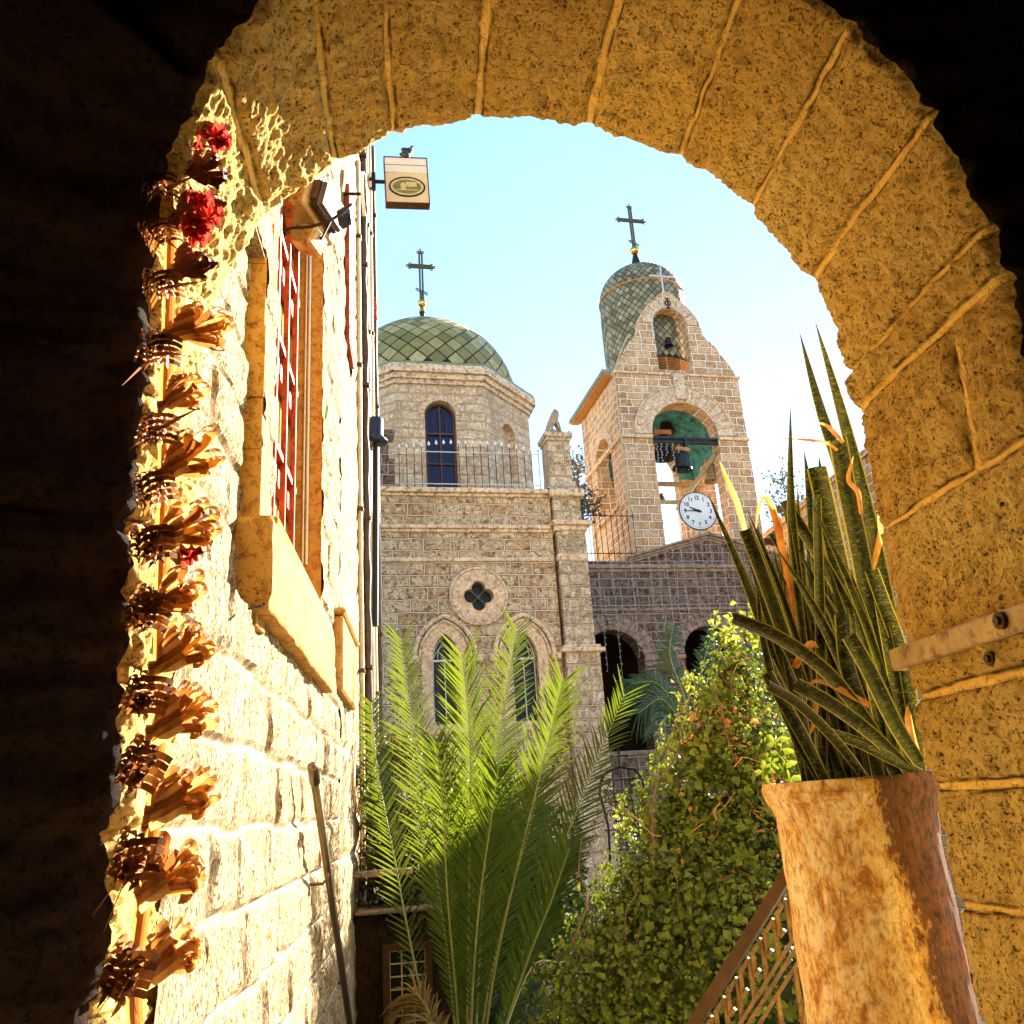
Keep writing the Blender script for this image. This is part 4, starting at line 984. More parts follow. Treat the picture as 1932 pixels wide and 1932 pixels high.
def bell(name, label, P, r, h, mat, tilt=0, yaw=0, wood=True):
    Mb = CM(*P) @ Matrix.Rotation(R(yaw), 4, 'Z') @ Matrix.Rotation(R(tilt), 4, 'Y')
    t = thing(name, label, 'bell', CM(*P))
    pr = [(1.0,-1.0),(.98,-.96),(.86,-.86),(.76,-.70),(.68,-.5),(.62,-.3),(.57,-.14),(.46,-.05),(.25,0),(.0,.01)]
    mb = MB(); mb.lathe([(a*r, b*h) for a, b in pr], 24); mb.lathe([(.93*r, -.99*h),(.7*r,-.8*h),(.6*r,-.5*h),(.5*r,-.1*h),(0,-.06*h)], 24)
    for z in (-.88, -.2): mb.tube([((.9 if z < -.5 else .62)*r*math.cos(a*math.pi/12), (.9 if z < -.5 else .62)*r*math.sin(a*math.pi/12), z*h) for a in range(24)], .02*r+.004, 5, closed=True)
    mb.build('bell_body', mat, t, Mb, smooth=True)
    mb = MB(); mb.tube([(0,0,-.1*h),(0.02,0,-.8*h)], .03*r+.006, 6); mb.ball((.02,0,-.92*h), .13*r, 8); mb.build('clapper', M_['black'], t, Mb)
    mb = MB(); mb.box(-r*.7, r*.7, -r*.18, r*.18, .05*h, .05*h+r*.35, bev=.01); mb.tube([(0,0,0),(0,0,.12*h)], r*.12, 6)
    mb.build('headstock', M_['wood'] if wood else M_['bronze'], t, Mb)
    return t
def FP(u, v, n): s, z = onF(u, v, n); return (s, n, z)
bell('church_bell', 'large green-black bell hanging centrally from the tower beam, over the clock', FP(1288,852,25.15), .34, .66, M_['bronze'], 8)
bell('church_bell', 'widest black bell in the upper left of the tower opening', FP(1250,822,26.2), .46, .85, M_['black'])
bell('church_bell', 'old brown bell lowest on the right side of the tower opening, behind the clock rim', FP(1340,875,25.9), .30, .66, M_['bronzep'])
bell('church_bell', 'bell under the teal vault, topmost in the tower opening', FP(1255,790,27.6), .34, .6, M_['railb'], wood=True)
bell('church_bell', 'tilted bell seen low through the left of the tower opening, left of the clock', FP(1248,940,27.3), .26, .5, M_['bronze'], 70, 20)
bell('church_bell', 'black bell hanging in the arch on the left side of the tower', FP(1162,872,26.6), .26, .62, M_['bronze'], -6)
bell('small_bell', 'little black bell with wooden headstock high in the arched gable opening', (TC-.06, 25.2, 15.35), .17, .34, M_['black'])

# clock
cc = (onF(1316,965,24.86)[0], 24.86, zt(1316,965,24.86)); Mc = CM(*cc); CR = .60; CS = 1.06; Mc = Mc @ Matrix.Scale(CS, 4)
ck = thing('clock', 'round white clock with black numerals reading quarter to ten, standing on the pediment', 'clock', Mc)
mb = MB(); mb.tube([(0,-.045,0),(0,.06,0)], CR, 56); mb.build('face', M_['white'], ck, Mc)
mb = MB(); mb.tube([(CR*math.cos(a*math.pi/32), -.03, CR*math.sin(a*math.pi/32)) for a in range(64)], .022, 6, closed=True); mb.build('rim', M_['black'], ck, Mc)
mb = MB()
for i in range(60):
    a = i*math.pi/30; l0 = .53 if i % 5 else .51
    mb.bar((l0*math.cos(a), -.05, l0*math.sin(a)), (.555*math.cos(a), -.05, .555*math.sin(a)), .006 if i % 5 else .014, .008)
mb.build('minute_marks', M_['black'], ck, Mc)
def text(mb, s, size, x, z, y=-.05, M=None):
    cu = bpy.data.curves.new('t', 'FONT'); cu.body = s; cu.size = size; cu.align_x = 'CENTER'; cu.align_y = 'CENTER'; cu.extrude = .004; cu.offset = .004
    ob = bpy.data.objects.new('t', cu); COL.objects.link(ob); me = bpy.data.meshes.new_from_object(ob)
    mb.add([(x+v.co.x, y-v.co.z, z+v.co.y) for v in me.vertices], [tuple(p.vertices) for p in me.polygons], M)
    bpy.data.objects.remove(ob); bpy.data.curves.remove(cu); bpy.data.meshes.remove(me)
for h_ in range(1, 13):
    a = math.pi/2-h_*math.pi/6; mb = MB(); text(mb, str(h_), .17, .42*math.cos(a), .42*math.sin(a)); mb.build('numeral', M_['black'], ck, Mc)
def hand(name, ang, ln_, w_):
    a = math.pi/2-R(ang); d = Vector((math.cos(a), 0, math.sin(a))); e = Vector((-d.z, 0, d.x)); mb = MB(); y0 = Vector((0, -.075, 0))
    P = [-d*.1-e*w_*.5, -d*.1+e*w_*.5, e*w_*.9+d*.02, d*ln_*.8+e*w_*.35, d*ln_, d*ln_*.8-e*w_*.35, -e*w_*.9+d*.02]
    m = len(P); mb.add([p+y0 for p in P]+[p+y0+Vector((0,.012,0)) for p in P], [tuple(range(m)), tuple(range(2*m-1, m-1, -1))]+[(i, (i+1) % m, (i+1) % m+m, i+m) for i in range(m)])
    mb.tube([(0,-.09,0),(0,-.05,0)], w_*1.1, 10); return mb.build(name, M_['black'], ck, Mc)
hand('hour_hand', 293, .33, .035); hand('minute_hand', 270, .47, .022)
mb = MB(); mb.box(-.16, .16, -.02, .1, -.86, -.55); mb.bar((-.35, .05, -.75), (.0, .05, -.3), .04); mb.bar((.35, .05, -.75), (.0, .05, -.3), .04); mb.build('support', M_['trim'], ck, Mc)

# white arched railing behind the clock, seen through the tower
wr = thing('white_railing', 'thin white arched railing seen through the tower opening left of the clock', 'railing', CM(11.4, 25.3, 7.5))
mb = MB()
for i in range(13): s_ = TC-hs+.1+i*.18; mb.tube([(s_,25.5,7.5),(s_,25.5,8.75)], .010, 5)
mb.bar((TC-hs,25.5,8.6),(TC+hs,25.5,8.6),.02); mb.bar((TC-hs,25.5,7.7),(TC+hs,25.5,7.7),.02)
mb.tube([(11.3+.42*math.cos(R(a)),25.47,8.15+.55*math.sin(R(a))) for a in range(0,181,15)], .014, 5)
mb.build('bars', M_['ironl'], wr, CH)
# dangling fairy lights in the tower opening and the long icicle strings below
def light_string(P, length, label, group, dz=.16):
    x, n, z = P; k = int(length/dz); mb = MB(); pts = []
    sw = rnd.uniform(-.05, .05)
    for i in range(k+1): pts.append((x+sw*i/k+rnd.uniform(-.008, .008), n+rnd.uniform(-.01, .01), z-dz*i))
    mb.tube(pts, .006, 4)
    for i, p in enumerate(pts):
        q = Vector(p); d = Vector((rnd.choice((-1,1))*.028, 0, -.02)); mb.bar(q, q+d, .008); mb.ball(q+d*1.2, .015, 6, (1,1,1.4))
    return tag(mb.build('light_string', M_['bulb'], M=CH, origin=CM(x, n, z)), label, 'string lights', group)
ORD = ['first','second','third','fourth','fifth','sixth','seventh','eighth','ninth','tenth','eleventh','twelfth','thirteenth','fourteenth','fifteenth','sixteenth','seventeenth','eighteenth','nineteenth','twentieth']+['%d%s' % (i, {1:'st',2:'nd',3:'rd'}.get(i % 10, 'th')) for i in range(21, 60)]
for ki, s_ in enumerate((TC-1.05, TC-.9, TC-.68, TC-.5, TC-.28, TC-.02)):
    light_string((s_, 25.05, 11.22), rnd.uniform(.4, 1.15), ORD[ki]+' short bulb strand from the left on the bell tower beam', 'short bulb strands on the tower beam', .10)
k = 0; s_ = 7.0
while s_ < 15.6:
    rise = max(0, .68*(1-abs(s_-11.87)/2.5)); long_ = s_ < 10.2
    light_string((s_, 23.80, 6.80+rise), (rnd.uniform(2.9, 4.3) if long_ else rnd.uniform(2.2, 3.4)), ORD[k]+' long bulb strand from the left hanging over the dark arcade stones', 'icicle light strands over the arcade', .19)
    s_ += rnd.uniform(.24, .38) if s_ > 9.4 else rnd.uniform(.42, .62); k += 1

# small things on the terraces
um = thing('white_parasol', 'pale blue-white parasol behind the church corner, left of the tower', 'parasol', CM(7.35, 26.5, 7))
mb = MB(); mb.lathe([(.0, 9.85), (.35, 9.68), (.72, 9.25), (.75, 9.1)], 12, (7.4, 26.5, 0)); mb.build('canopy', M_['white'], um, CH)
mb = MB(); mb.tube([(7.4,26.5,6.86),(7.4,26.5,9.85)], .025, 6); mb.build('pole', M_['ironl'], um, CH)
mb = MB(); mb.box(7.0, 7.42, 25.4, 26.0, 7.0, 8.1, bev=.02); mb.box(6.98, 7.44, 25.38, 26.02, 8.4, 8.95, bev=.02); mb.box(7.0, 7.05, 25.4, 25.45, 8.1, 8.4); mb.box(7.37, 7.42, 25.4, 25.45, 8.1, 8.4)
tag(mb.build('maroon_kiosk', M_['maroon'], M=CH, origin=CM(7.2, 25.7, 7)), 'dark maroon stand on the terrace between the church pier and the tower', 'stand')
sr = thing('roof_shelter', 'striped tiled shelter roof on the terrace right of the bell tower, behind the snake plants', 'shelter', CM(15.8, 27, 6.9))
mb = MB()
for i in range(7): mb.box(15.0, 18.0, 26.0+i*.2, 26.16+i*.2, 8.0+i*.09, 8.06+i*.09)
mb.build('roof', M_['maroon'], sr, CH)
mb = MB()
for s_ in (15.1, 17.9):
    for n_ in (26.1, 27.2): mb.box(s_-.05, s_+.05, n_-.05, n_+.05, 6.86, 8.0)
mb.build('posts', M_['trim'], sr, CH)
wf2 = thing('white_fence', 'thin white spear fence right of the tower on the far terrace', 'fence', CM(16, 25, 6.9))
mb = MB()
for i in range(18): s_ = 15.3+i*.2; mb.tube([(s_,25,6.86),(s_,25,9.0)], .012, 5); mb.lathe([(0,0),(.03,.04),(0,.14)], 6, (s_,25,9.0))
mb.bar((15.2,25,8.8),(19,25,8.8),.02); mb.bar((15.2,25,7.2),(19,25,7.2),.02); mb.build('bars', M_['ironl'], wf2, CH)

# added block, mostly hidden by the arch jamb, to shade the low garden
sw = thing('added_shade_wing', 'plain stone wing added beyond the right jamb to shade the garden', 'building', (13.3, 22, ZG))
mb = MB(); mb.box(12.5, 14.1, 20.2, 30.1, ZG, 8.7); mb.box(12.4, 14.2, 20.1, 30.2, 8.7, 8.9, bev=.02); mb.build('wall', M_['tower'], sw)
# ================================================================== PLANTS AND NEAR THINGS
def curve_pts(ctrl, n):
    """Catmull-Rom through ctrl"""
    c = [Vector(p) for p in ctrl]; c = [c[0]*2-c[1]]+c+[c[-1]*2-c[-2]]; res = []
    m = len(c)-3
    for i in range(n+1):
        t = i/n*m; k = min(m-1, int(t)); f = t-k; a, b, d, e = c[k:k+4]
        res.append(.5*((2*b)+(d-a)*f+(2*a-5*b+4*d-e)*f*f+(3*b-a-3*d+e)*f**3))
    return res

# ---- snake plant leaf material: banded green with pale yellow rims
m, t, ns, ls = nm('snake_leaf')
uvn = N(t, 'ShaderNodeUVMap'); sp = N(t, 'ShaderNodeSeparateXYZ'); ls.new(uvn.outputs[0], sp.inputs[0])
v = objc(t); vn = objc(t, (1, 1, 2.6))
band = noise_n(t, vn, 34, 6, .65, 1.6); big = noise_n(t, v, 5, 3, .5)
c = ramp(t, band, [(.46, (.001,.004,.001)), (.53, (.010,.026,.004)), (.60, (.11,.14,.022))])
c = mix(t, ramp(t, big, [(.45, 0.0), (.65, .55)]), c, (.05,.06,.008))
edge = mth(t, 'ABSOLUTE', mth(t, 'SUBTRACT', sp.outputs[0], .5))
c = mix(t, ramp(t, edge, [(.40, 0.0), (.46, .85)]), c, (.40,.38,.07))
p = out(t, c, .42, 0, band, .3, .004, .4); M_['snake'] = m
m, t, ns, ls = nm('dry_leaf'); v = objc(t)
c = ramp(t, noise_n(t, v, 14, 5, .6), [(.3, (.42,.13,.02)), (.6, (.70,.36,.10)), (.8, (.8,.55,.25))])
pr_ = N(t, 'ShaderNodeBsdfPrincipled'); ls.new(c, pr_.inputs['Base Color']); tr_ = N(t, 'ShaderNodeBsdfTranslucent'); ls.new(c, tr_.inputs[0])
mx = N(t, 'ShaderNodeMixShader'); mx.inputs[0].default_value = .5; ls.new(pr_.outputs[0], mx.inputs[1]); ls.new(tr_.outputs[0], mx.inputs[2])
o_ = N(t, 'ShaderNodeOutputMaterial'); ls.new(mx.outputs[0], o_.inputs[0]); M_['dry'] = m

# ---- the tall jar
def jar():
    m, t, ns, ls = nm('weathered_jar_clay'); v = objc(t, (1, 1, .5)); vi = objc(t)
    n1 = noise_n(t, v, 11, 9, .76, .7); n2 = noise_n(t, v, 46, 8, .74, .3); n3 = noise_n(t, vi, 2.4, 4, .6)
    c = ramp(t, n1, [(.38, (.50,.19,.035)), (.47, (.86,.54,.17)), (.56, (.95,.76,.42))])
    c = mix(t, ramp(t, n2, [(.36, .8), (.52, 0.0)]), c, (.30,.10,.02))
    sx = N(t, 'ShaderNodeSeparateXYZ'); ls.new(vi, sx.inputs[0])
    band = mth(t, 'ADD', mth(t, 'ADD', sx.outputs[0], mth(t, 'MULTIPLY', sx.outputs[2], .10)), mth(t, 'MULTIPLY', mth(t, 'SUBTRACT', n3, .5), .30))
    stain_and_shade = ramp(t, mth(t, 'ADD', band, mth(t, 'MULTIPLY', mth(t, 'SUBTRACT', n2, .5), .35)), [(.08, 0.0), (.13, .97)])  # right side: brown-black stain plus the shade towards the jamb, both as colour
    c = mix(t, stain_and_shade, c, mix(t, ramp(t, n2, [(.4, 0.0), (.62, 1.0)]), (.018,.006,.003), (.13,.035,.008)))
    c = mix(t, ramp(t, noise_n(t, v, 5, 6, .7, 1.5), [(.62, 0.0), (.68, .7)]), c, (.30,.09,.02))
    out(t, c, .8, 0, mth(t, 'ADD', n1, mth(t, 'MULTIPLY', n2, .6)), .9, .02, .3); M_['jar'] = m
    Y = 3.52; a = onY(1447,1489,Y); b = onY(1748,1452,Y); cx = (a.x+b.x)/2; r = (b.x-a.x)/2; zt_ = .03
    base = Vector((cx, Y, -1.6)); j = thing('tall_jar', 'tall weathered orange clay jar with dark streaks, holding the snake plants', 'jar', base)
    A = MB(); prof = [(.985,0),(1.0,-.02),(.985,-.05),(.93,-.09),(.885,-.14),(.87,-.3),(.875,-.6),(.88,-.9),(.86,-1.2),(.80,-1.5),(.74,-1.63)]
    fine = []
    for i in range(len(prof)-1):
        for k in range(10): f = k/10; fine.append((prof[i][0]*(1-f)+prof[i+1][0]*f, prof[i][1]*(1-f)+prof[i+1][1]*f))
    fine.append(prof[-1]); n = 96; vs = []
    for (q, z) in fine:
        for k in range(n):
            an = 2*math.pi*k/n; P = Vector((math.cos(an)*r*q, math.sin(an)*r*q, z))
            d = .006*fbm(P, 3.2, 3, 5)+.006*fbm((P.x*9, P.y*9, P.z*3.5), 1.5, 4, 9)+.004*nz((P.x*40, P.y*40, P.z*9), 1.0, 3)
            if k % 1 == 0 and z > -.04: d += .012*nz(P, 5, 11)
            vs.append(Vector((cx, Y, zt_))+P*(1+d/r if z < 0 else 1)+Vector((0,0,.012*nz(P,4,2) if z > -.06 else 0)))
    A.add(vs, [(i*n+k, (i+1)*n+k, (i+1)*n+(k+1) % n, i*n+(k+1) % n) for i in range(len(fine)-1) for k in range(n)])
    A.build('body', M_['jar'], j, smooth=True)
    A = MB(); A.lathe([(.985*r,0),(.90*r,.002),(.88*r,-.05),(.86*r,-.3)], 96, (cx, Y, zt_)); A.build('rim', M_['jar'], j, smooth=True)
    A = MB(); A.lathe([(.88*r,-.07),(.4*r,-.05),(0,-.04)], 32, (cx, Y, zt_)); A.build('earth', M_['soil'], j)
    return cx, Y, r, zt_
jcx, jY, jr, jz = jar()

# ---- snake plants in the jar
sn = thing('snake_plant', 'clump of tall banded snake plant leaves crowding out of the clay jar', 'plant', (jcx, jY, jz))
VIEW = Vector((-.42, -.9, .1)).normalized()
def leaf(px, w_, Y0, cut=False, dry=False, twist=0.0, dY=0.0):
    """px: picture points from base to tip; w_: full width in picture units"""
    n = 22; y0 = max(jY-.75*jr, min(jY+.75*jr, Y0)); m_ = len(px)
    ctrl = [onY(u, v, y0+(dY*(i/(m_-1))**1.3)) for i, (u, v) in enumerate(px)]
    pts = curve_pts(ctrl, n); hw = w_/2/FPX*Y0*(.9 if dry else .78); wid = []
    for i in range(n+1):
        f = i/n
        k = (.78+.55*f) if f < .45 else 1.03
        if not cut: k *= 1 if f < .5 else max(.02, (1-((f-.5)/.5)**2.0)**.9)
        wid.append(hw*k)
    sides = []
    for i in range(n+1):
        a = twist*i/n; tdir = (pts[min(i+1, n)]-pts[max(i-1, 0)]).normalized(); s0 = tdir.cross(VIEW).normalized()
        sides.append(Matrix.Rotation(a, 3, tdir) @ s0)
    A = MB(); A.ribbon(pts, wid, sides, cup=rnd.choice((.35, .5, -.3)), nx=4)
    A.build('dry_leaf' if dry else 'leaf', M_['dry'] if dry else M_['snake'], sn, smooth=True)
    return pts
L_ = [
 ([(1590,1475),(1545,1370),(1490,1230),(1440,1090),(1405,1000)], 33, 3.42, True, 0, .2, -.05),
 ([(1700,1478),(1640,1370),(1560,1270),(1470,1205),(1382,1168)], 36, 3.30, True, 0, .3, -.1),
 ([(1705,1480),(1692,1250),(1645,1010),(1590,790),(1537,603)], 40, 3.62, False, 0, .3, .05),
 ([(1690,1480),(1650,1130),(1590,900),(1548,770),(1508,625)], 34, 3.70, False, 0, -.4, .05),
 ([(1590,1480),(1545,1330),(1510,1150),(1492,960),(1491,762)], 30, 3.45, False, 0, .5, 0),
 ([(1615,1480),(1585,1300),(1553,1120),(1535,990),(1517,850)], 40, 3.60, False, 0, .2, 0),
 ([(1640,1480),(1615,1260),(1590,1100),(1560,960),(1542,880)], 52, 3.50, True, 0, .2, 0),
 ([(1690,1480),(1660,1270),(1630,1080),(1600,930),(1582,830)], 48, 3.58, True, 0, -.2, 0),
 ([(1550,1480),(1500,1390),(1460,1290),(1436,1190),(1428,1095)], 20, 3.36, False, 0, .4, -.05),
 ([(1738,1470),(1725,1360),(1700,1230),(1665,1130),(1645,1075)], 36, 3.40, True, 0, .1, 0),
 ([(1640,1478),(1580,1400),(1510,1330),(1450,1292)], 26, 3.25, True, 0, .2, -.1),
 ([(1720,1460),(1650,1390),(1570,1330),(1500,1290)], 34, 3.28, True, 0, -.2, -.05),
 ([(1735,1440),(1690,1370),(1640,1270),(1600,1200)], 40, 3.26, True, 0, .2, 0),
 ([(1740,1460),(1700,1440),(1620,1400),(1560,1380)], 28, 3.22, True, 0, .3, 0),
 ([(1560,1480),(1520,1400),(1475,1320),(1446,1270)], 30, 3.34, True, 0, .1, -.05),
 ([(1530,1480),(1500,1330),(1480,1200),(1470,1060)], 32, 3.55, False, 0, .3, 0),
 ([(1700,1480),(1660,1230),(1625,1010),(1600,900)], 40, 3.66, False, 0, .3, 0),
 ([(1735,1470),(1710,1330),(1660,1130),(1640,960)], 34, 3.70, False, 0, .2, 0),
 ([(1620,1480),(1590,1200),(1565,1020),(1545,860)], 44, 3.66, False, 0, -.3, 0),
 ([(1660,1480),(1640,1380),(1600,1260),(1590,1160)], 38, 3.35, True, 0, -.3, 0),
]
for a in L_: leaf(*a)
for i in range(76):                                     # the dense inside of the clump
    b = rnd.uniform(1515, 1735); l_ = rnd.uniform(190, 560); lean = rnd.uniform(-.36, .02)-(b-1520)/215*.16
    Y0 = rnd.uniform(3.38, 3.75)
    tip = (b+lean*l_*1.0, 1478-l_); tip = (min(tip[0], 1640+(tip[1]-900)*.17), tip[1])
    leaf([(b, 1482), (b+(tip[0]-b)*.3, 1478-l_*.38), (b+(tip[0]-b)*.62, 1478-l_*.7), tip], rnd.uniform(18, 34), Y0, rnd.random() < .12, False, rnd.uniform(-.8, .8), 0)
for a in (  # dried, folded leaves and tips
 ([(1405,1000),(1390,950),(1372,910),(1357,868)], 15, 3.38, False, True, .5, 0),
 ([(1520,1240),(1490,1100),(1462,980),(1445,940),(1432,962),(1426,1010)], 17, 3.44, False, True, .9, 0),
 ([(1500,1200),(1480,1060),(1470,985),(1450,945)], 13, 3.46, False, True, -.6, 0),
 ([(1580,850),(1560,835),(1530,830),(1500,828),(1430,826)], 9, 3.5, False, True, .5, 0),
 ([(1590,835),(1578,822),(1560,805),(1540,797)], 12, 3.5, False, True, .5, 0),
 ([(1640,1330),(1600,1310),(1560,1290),(1530,1292),(1520,1335)], 17, 3.2, False, True, 1.2, 0),
 ([(1530,1300),(1540,1330),(1535,1370),(1525,1390)], 12, 3.2, False, True, 1.0, 0),
 ([(1625,970),(1618,930),(1600,905),(1610,860)], 12, 3.52, False, True, .5, 0),
 ([(1730,1420),(1715,1370),(1712,1330)], 16, 3.3, False, True, .4, 0),
 ([(1640,1090),(1655,1040),(1662,1000),(1655,960)], 14, 3.6, False, True, .4, 0),
 ([(1500,1260),(1510,1240),(1530,1215),(1545,1222)], 18, 3.3, False, True, .7, 0)):
    leaf(*a)

# ---- date palm in the middle
M_['palm'] = leafm('palm_leaf', (.014,.040,.004), (.060,.105,.009), None, .45, rough=.4, tcol=(.17,.21,.010))
M_['palmd'] = leafm('palm_leaf_dark', (.025,.06,.02), (.06,.11,.04), None, .3, rough=.5)
M_['rachis'] = plain('palm_stalk', (.22,.24,.06), .5, 0, .3, 8, .2, .003)
def frond(parent, ctrl, llen, nl, w_=.014, mat='palm', face=Vector((0,-1,0)), start=.22, spread=1.0, droop=.12, stalk=.016):
    pts = curve_pts(ctrl, 40); A = MB(); A.uv = {}
    for k in range(nl):
        f = start+(1-start)*(k+.5)/nl; i = f*40; i0 = min(39, int(i)); P = pts[i0].lerp(pts[i0+1], i-i0)
        T = (pts[i0+1]-pts[i0]).normalized(); S = T.cross(face).normalized(); Fn = S.cross(T)
        for s_ in (-1, 1):
            g = math.sin(math.pi*min(1, max(0, (f-start)/(1-start)))**.75)**.6 if f < .97 else .5
            l_ = llen*(.35+.65*g)*(.55+.45*sstep(.25,.6,f))*rnd.uniform(.86, 1.1)
            an = R(rnd.uniform(27, 37)+12*(1-f))
            d = (T*math.cos(an)+S*s_*math.sin(an)*spread+Fn*rnd.uniform(.05, .40)*-1).normalized()
            sag = Vector((0,0,-1))*droop*l_*rnd.uniform(.4, 1.2)
            n_ = 4; lp = [P+d*l_*q/n_+sag*(q/n_)**2 for q in range(n_+1)]
            A.ribbon(lp, [w_*.55, w_, w_*.95, w_*.6, .001], (Fn+S*s_*.5).cross(d).normalized() if True else S, cup=.3, nx=1)
    fr_ = A.build('frond', M_[mat], parent)
    B = MB(); B.tube(pts, [stalk*(1-.8*i/40) for i in range(41)], 6); B.build('stalk', M_['rachis'], fr_, smooth=True)
    return fr_
PY = 9.0
pb = onY(885,2080,PY); palm = thing('date_palm', 'young date palm with bright yellow-green upright fronds in the middle of the garden', 'palm', (pb.x, PY, ZG))
cr = onY(885,2150,PY)
def fpx(pl, Yt, Yb=PY): return [onY(u, v, Yb+(Yt-Yb)*(i/(len(pl)-1))) for i, (u, v) in enumerate(pl)]
for pl, Yt, ll in (
 ([(880,2150),(882,1900),(886,1600),(887,1400),(872,1235)], 8.3, .62),
 ([(895,2150),(930,1850),(985,1600),(1030,1420),(1062,1285)], 8.6, .58),
 ([(890,2150),(905,1800),(925,1520),(950,1340),(975,1185)], 9.8, .62),
 ([(900,2150),(960,1880),(1030,1680),(1100,1500),(1178,1310)], 9.4, .56),
 ([(872,2150),(850,1850),(815,1600),(780,1380),(756,1205)], 9.6, .56),
 ([(900,2150),(950,1950),(1000,1800),(1040,1700),(1075,1600)], 8.8, .50),
 ([(885,2150),(890,1900),(905,1700),(925,1560),(940,1450)], 8.2, .6),
 ([(875,2150),(862,1900),(845,1700),(835,1520),(822,1400)], 8.4, .58),
 ([(880,2150),(885,1950),(890,1750),(900,1600),(930,1440)], 9.9, .6),
 ([(870,2150),(800,1900),(740,1600),(712,1450),(700,1325)], 10.2, .5),
 ([(890,2150),(915,1900),(960,1700),(1000,1560),(1020,1450)], 9.8, .55)):
    frond(palm, fpx(pl, Yt), ll*.95, 74, .0095)
M_['palmdry'] = leafm('palm_leaf_dry', (.10,.065,.02), (.26,.18,.06), None, .3, rough=.7)
for pl, Yt in (([(875,2150),(850,2000),(815,1930),(790,1990)],8.5),([(895,2150),(930,2010),(985,1960),(1010,2040)],8.5),([(872,2150),(835,1980),(790,1880),(765,1900)],9.2)):
    frond(palm, fpx(pl, Yt), .4, 40, .009, 'palmdry', droop=.7)
mb = MB(); mb.lathe([(.20,ZG),(.17,-3.4),(.16,cr.z-.1),(.05,cr.z+.25)], 14, (cr.x, PY, 0)); 
for k in range(26):
    a = k*2.4; z = ZG+.1+k*.07; 
    if z < cr.z: mb.box(-.03,.03,.15,.21,0,.1, M=Matrix.Translation((cr.x, PY, z)) @ Matrix.Rotation(a,4,'Z') @ Matrix.Rotation(R(-20),4,'X'))
mb.build('trunk', M_['branch'], palm)
# small dark palm in front of the arcade
p2 = onY(1300,1420,15.0); pl2 = thing('date_palm', 'smaller dark bluish palm with arching fronds in front of the arcade, behind the hedge', 'palm', (p2.x, 15, ZG))
for pl, Yt in (([(1310,1470),(1295,1330),(1265,1240),(1270,1180)],15.5),([(1310,1470),(1280,1350),(1240,1290),(1190,1290)],14.5),([(1310,1470),(1290,1380),(1250,1320),(1205,1345)],14),
               ([(1310,1470),(1330,1330),(1370,1250),(1430,1220)],15.3),([(1310,1470),(1340,1350),(1400,1290),(1460,1300)],14.6),([(1310,1470),(1310,1330),(1330,1240),(1345,1190)],16),([(1310,1470),(1285,1390),(1262,1350),(1240,1380)],13.6)):
    frond(pl2, fpx(pl, Yt, 15), .55, 44, .016, 'palmd', start=.15, droop=.6, stalk=.02)
mb = MB(); mb.lathe([(.22,ZG),(.17,-1.5),(.14,p2.z+.2)], 12, (p2.x, 15, 0)); mb.build('trunk', M_['branch'], pl2)

# ---- climbing hedge: leaf clumps over a lumpy heap
M_['hedge'] = leafm('hedge_leaf', (.018,.040,.005), (.13,.175,.016), None, .30, rough=.5, tcol=(.24,.30,.02))
M_['core_shade'] = leafm('foliage_core_shade', (.015,.03,.008), (.05,.07,.015), None, .2, rough=.6)  # for the cores only: shade inside the foliage given as a dark colour
def leaves_on(pts_n, size, name, mat, parent, M=None, fold=.5):
    A = MB()
    for P, Nn in pts_n:
        s = size*rnd.uniform(.55, 1.35); Nn = (Nn+Vector((rnd.uniform(-1,1), rnd.uniform(-1,1), rnd.uniform(-.8,.9)))*.75).normalized()
        T = Nn.cross(Vector((rnd.uniform(-1,1), rnd.uniform(-1,1), rnd.uniform(-1,1)))).normalized(); B_ = Nn.cross(T)
        c = P; w_ = s*.42
        A.add([c-T*s*.5, c+B_*w_+Nn*w_*fold, c+T*s*.55-Nn*s*.15, c-B_*w_+Nn*w_*fold, c-T*s*.05], [(0,4,1),(4,2,1),(0,3,4),(4,3,2)])
    return A.build(name, mat, parent, M)
def heap(blobs, n, jit=.12):
    res = []; tot = sum(b[3]*b[4] for b in blobs)
    for (x, y, z, rx, rz) in blobs:
        for _ in range(int(n*rx*rz/tot)):
            th = rnd.uniform(0, 2*math.pi); ph = math.acos(rnd.uniform(-1, 1)); d = Vector((math.sin(ph)*math.cos(th), math.sin(ph)*math.sin(th), math.cos(ph)))
            if d.y > .45: continue
            q = Vector((x+d.x*rx, y+d.y*rx*.8, z+d.z*rz)); k = fbm(q, 1.7, 3, 3); q = q+d*(k*.30*rx+rnd.uniform(-jit, jit)*1.0)
            if nz(q, 3.1, 7) < -.35 and rnd.random() < .45: continue
            ins = False
            for (x2, y2, z2, a2, b2) in blobs:
                if (x2, y2, z2) != (x, y, z) and ((q.x-x2)/a2)**2+((q.y-y2)/(a2*.8))**2+((q.z-z2)/b2)**2 < .72: ins = True; break
            if not ins: res.append((q, d))
    return res
HY = 7.2
def hb_(u, v, r_, Y=HY, s=1.0): p = onY(u, v, Y); return (p.x, Y, p.z, r_, r_*s)
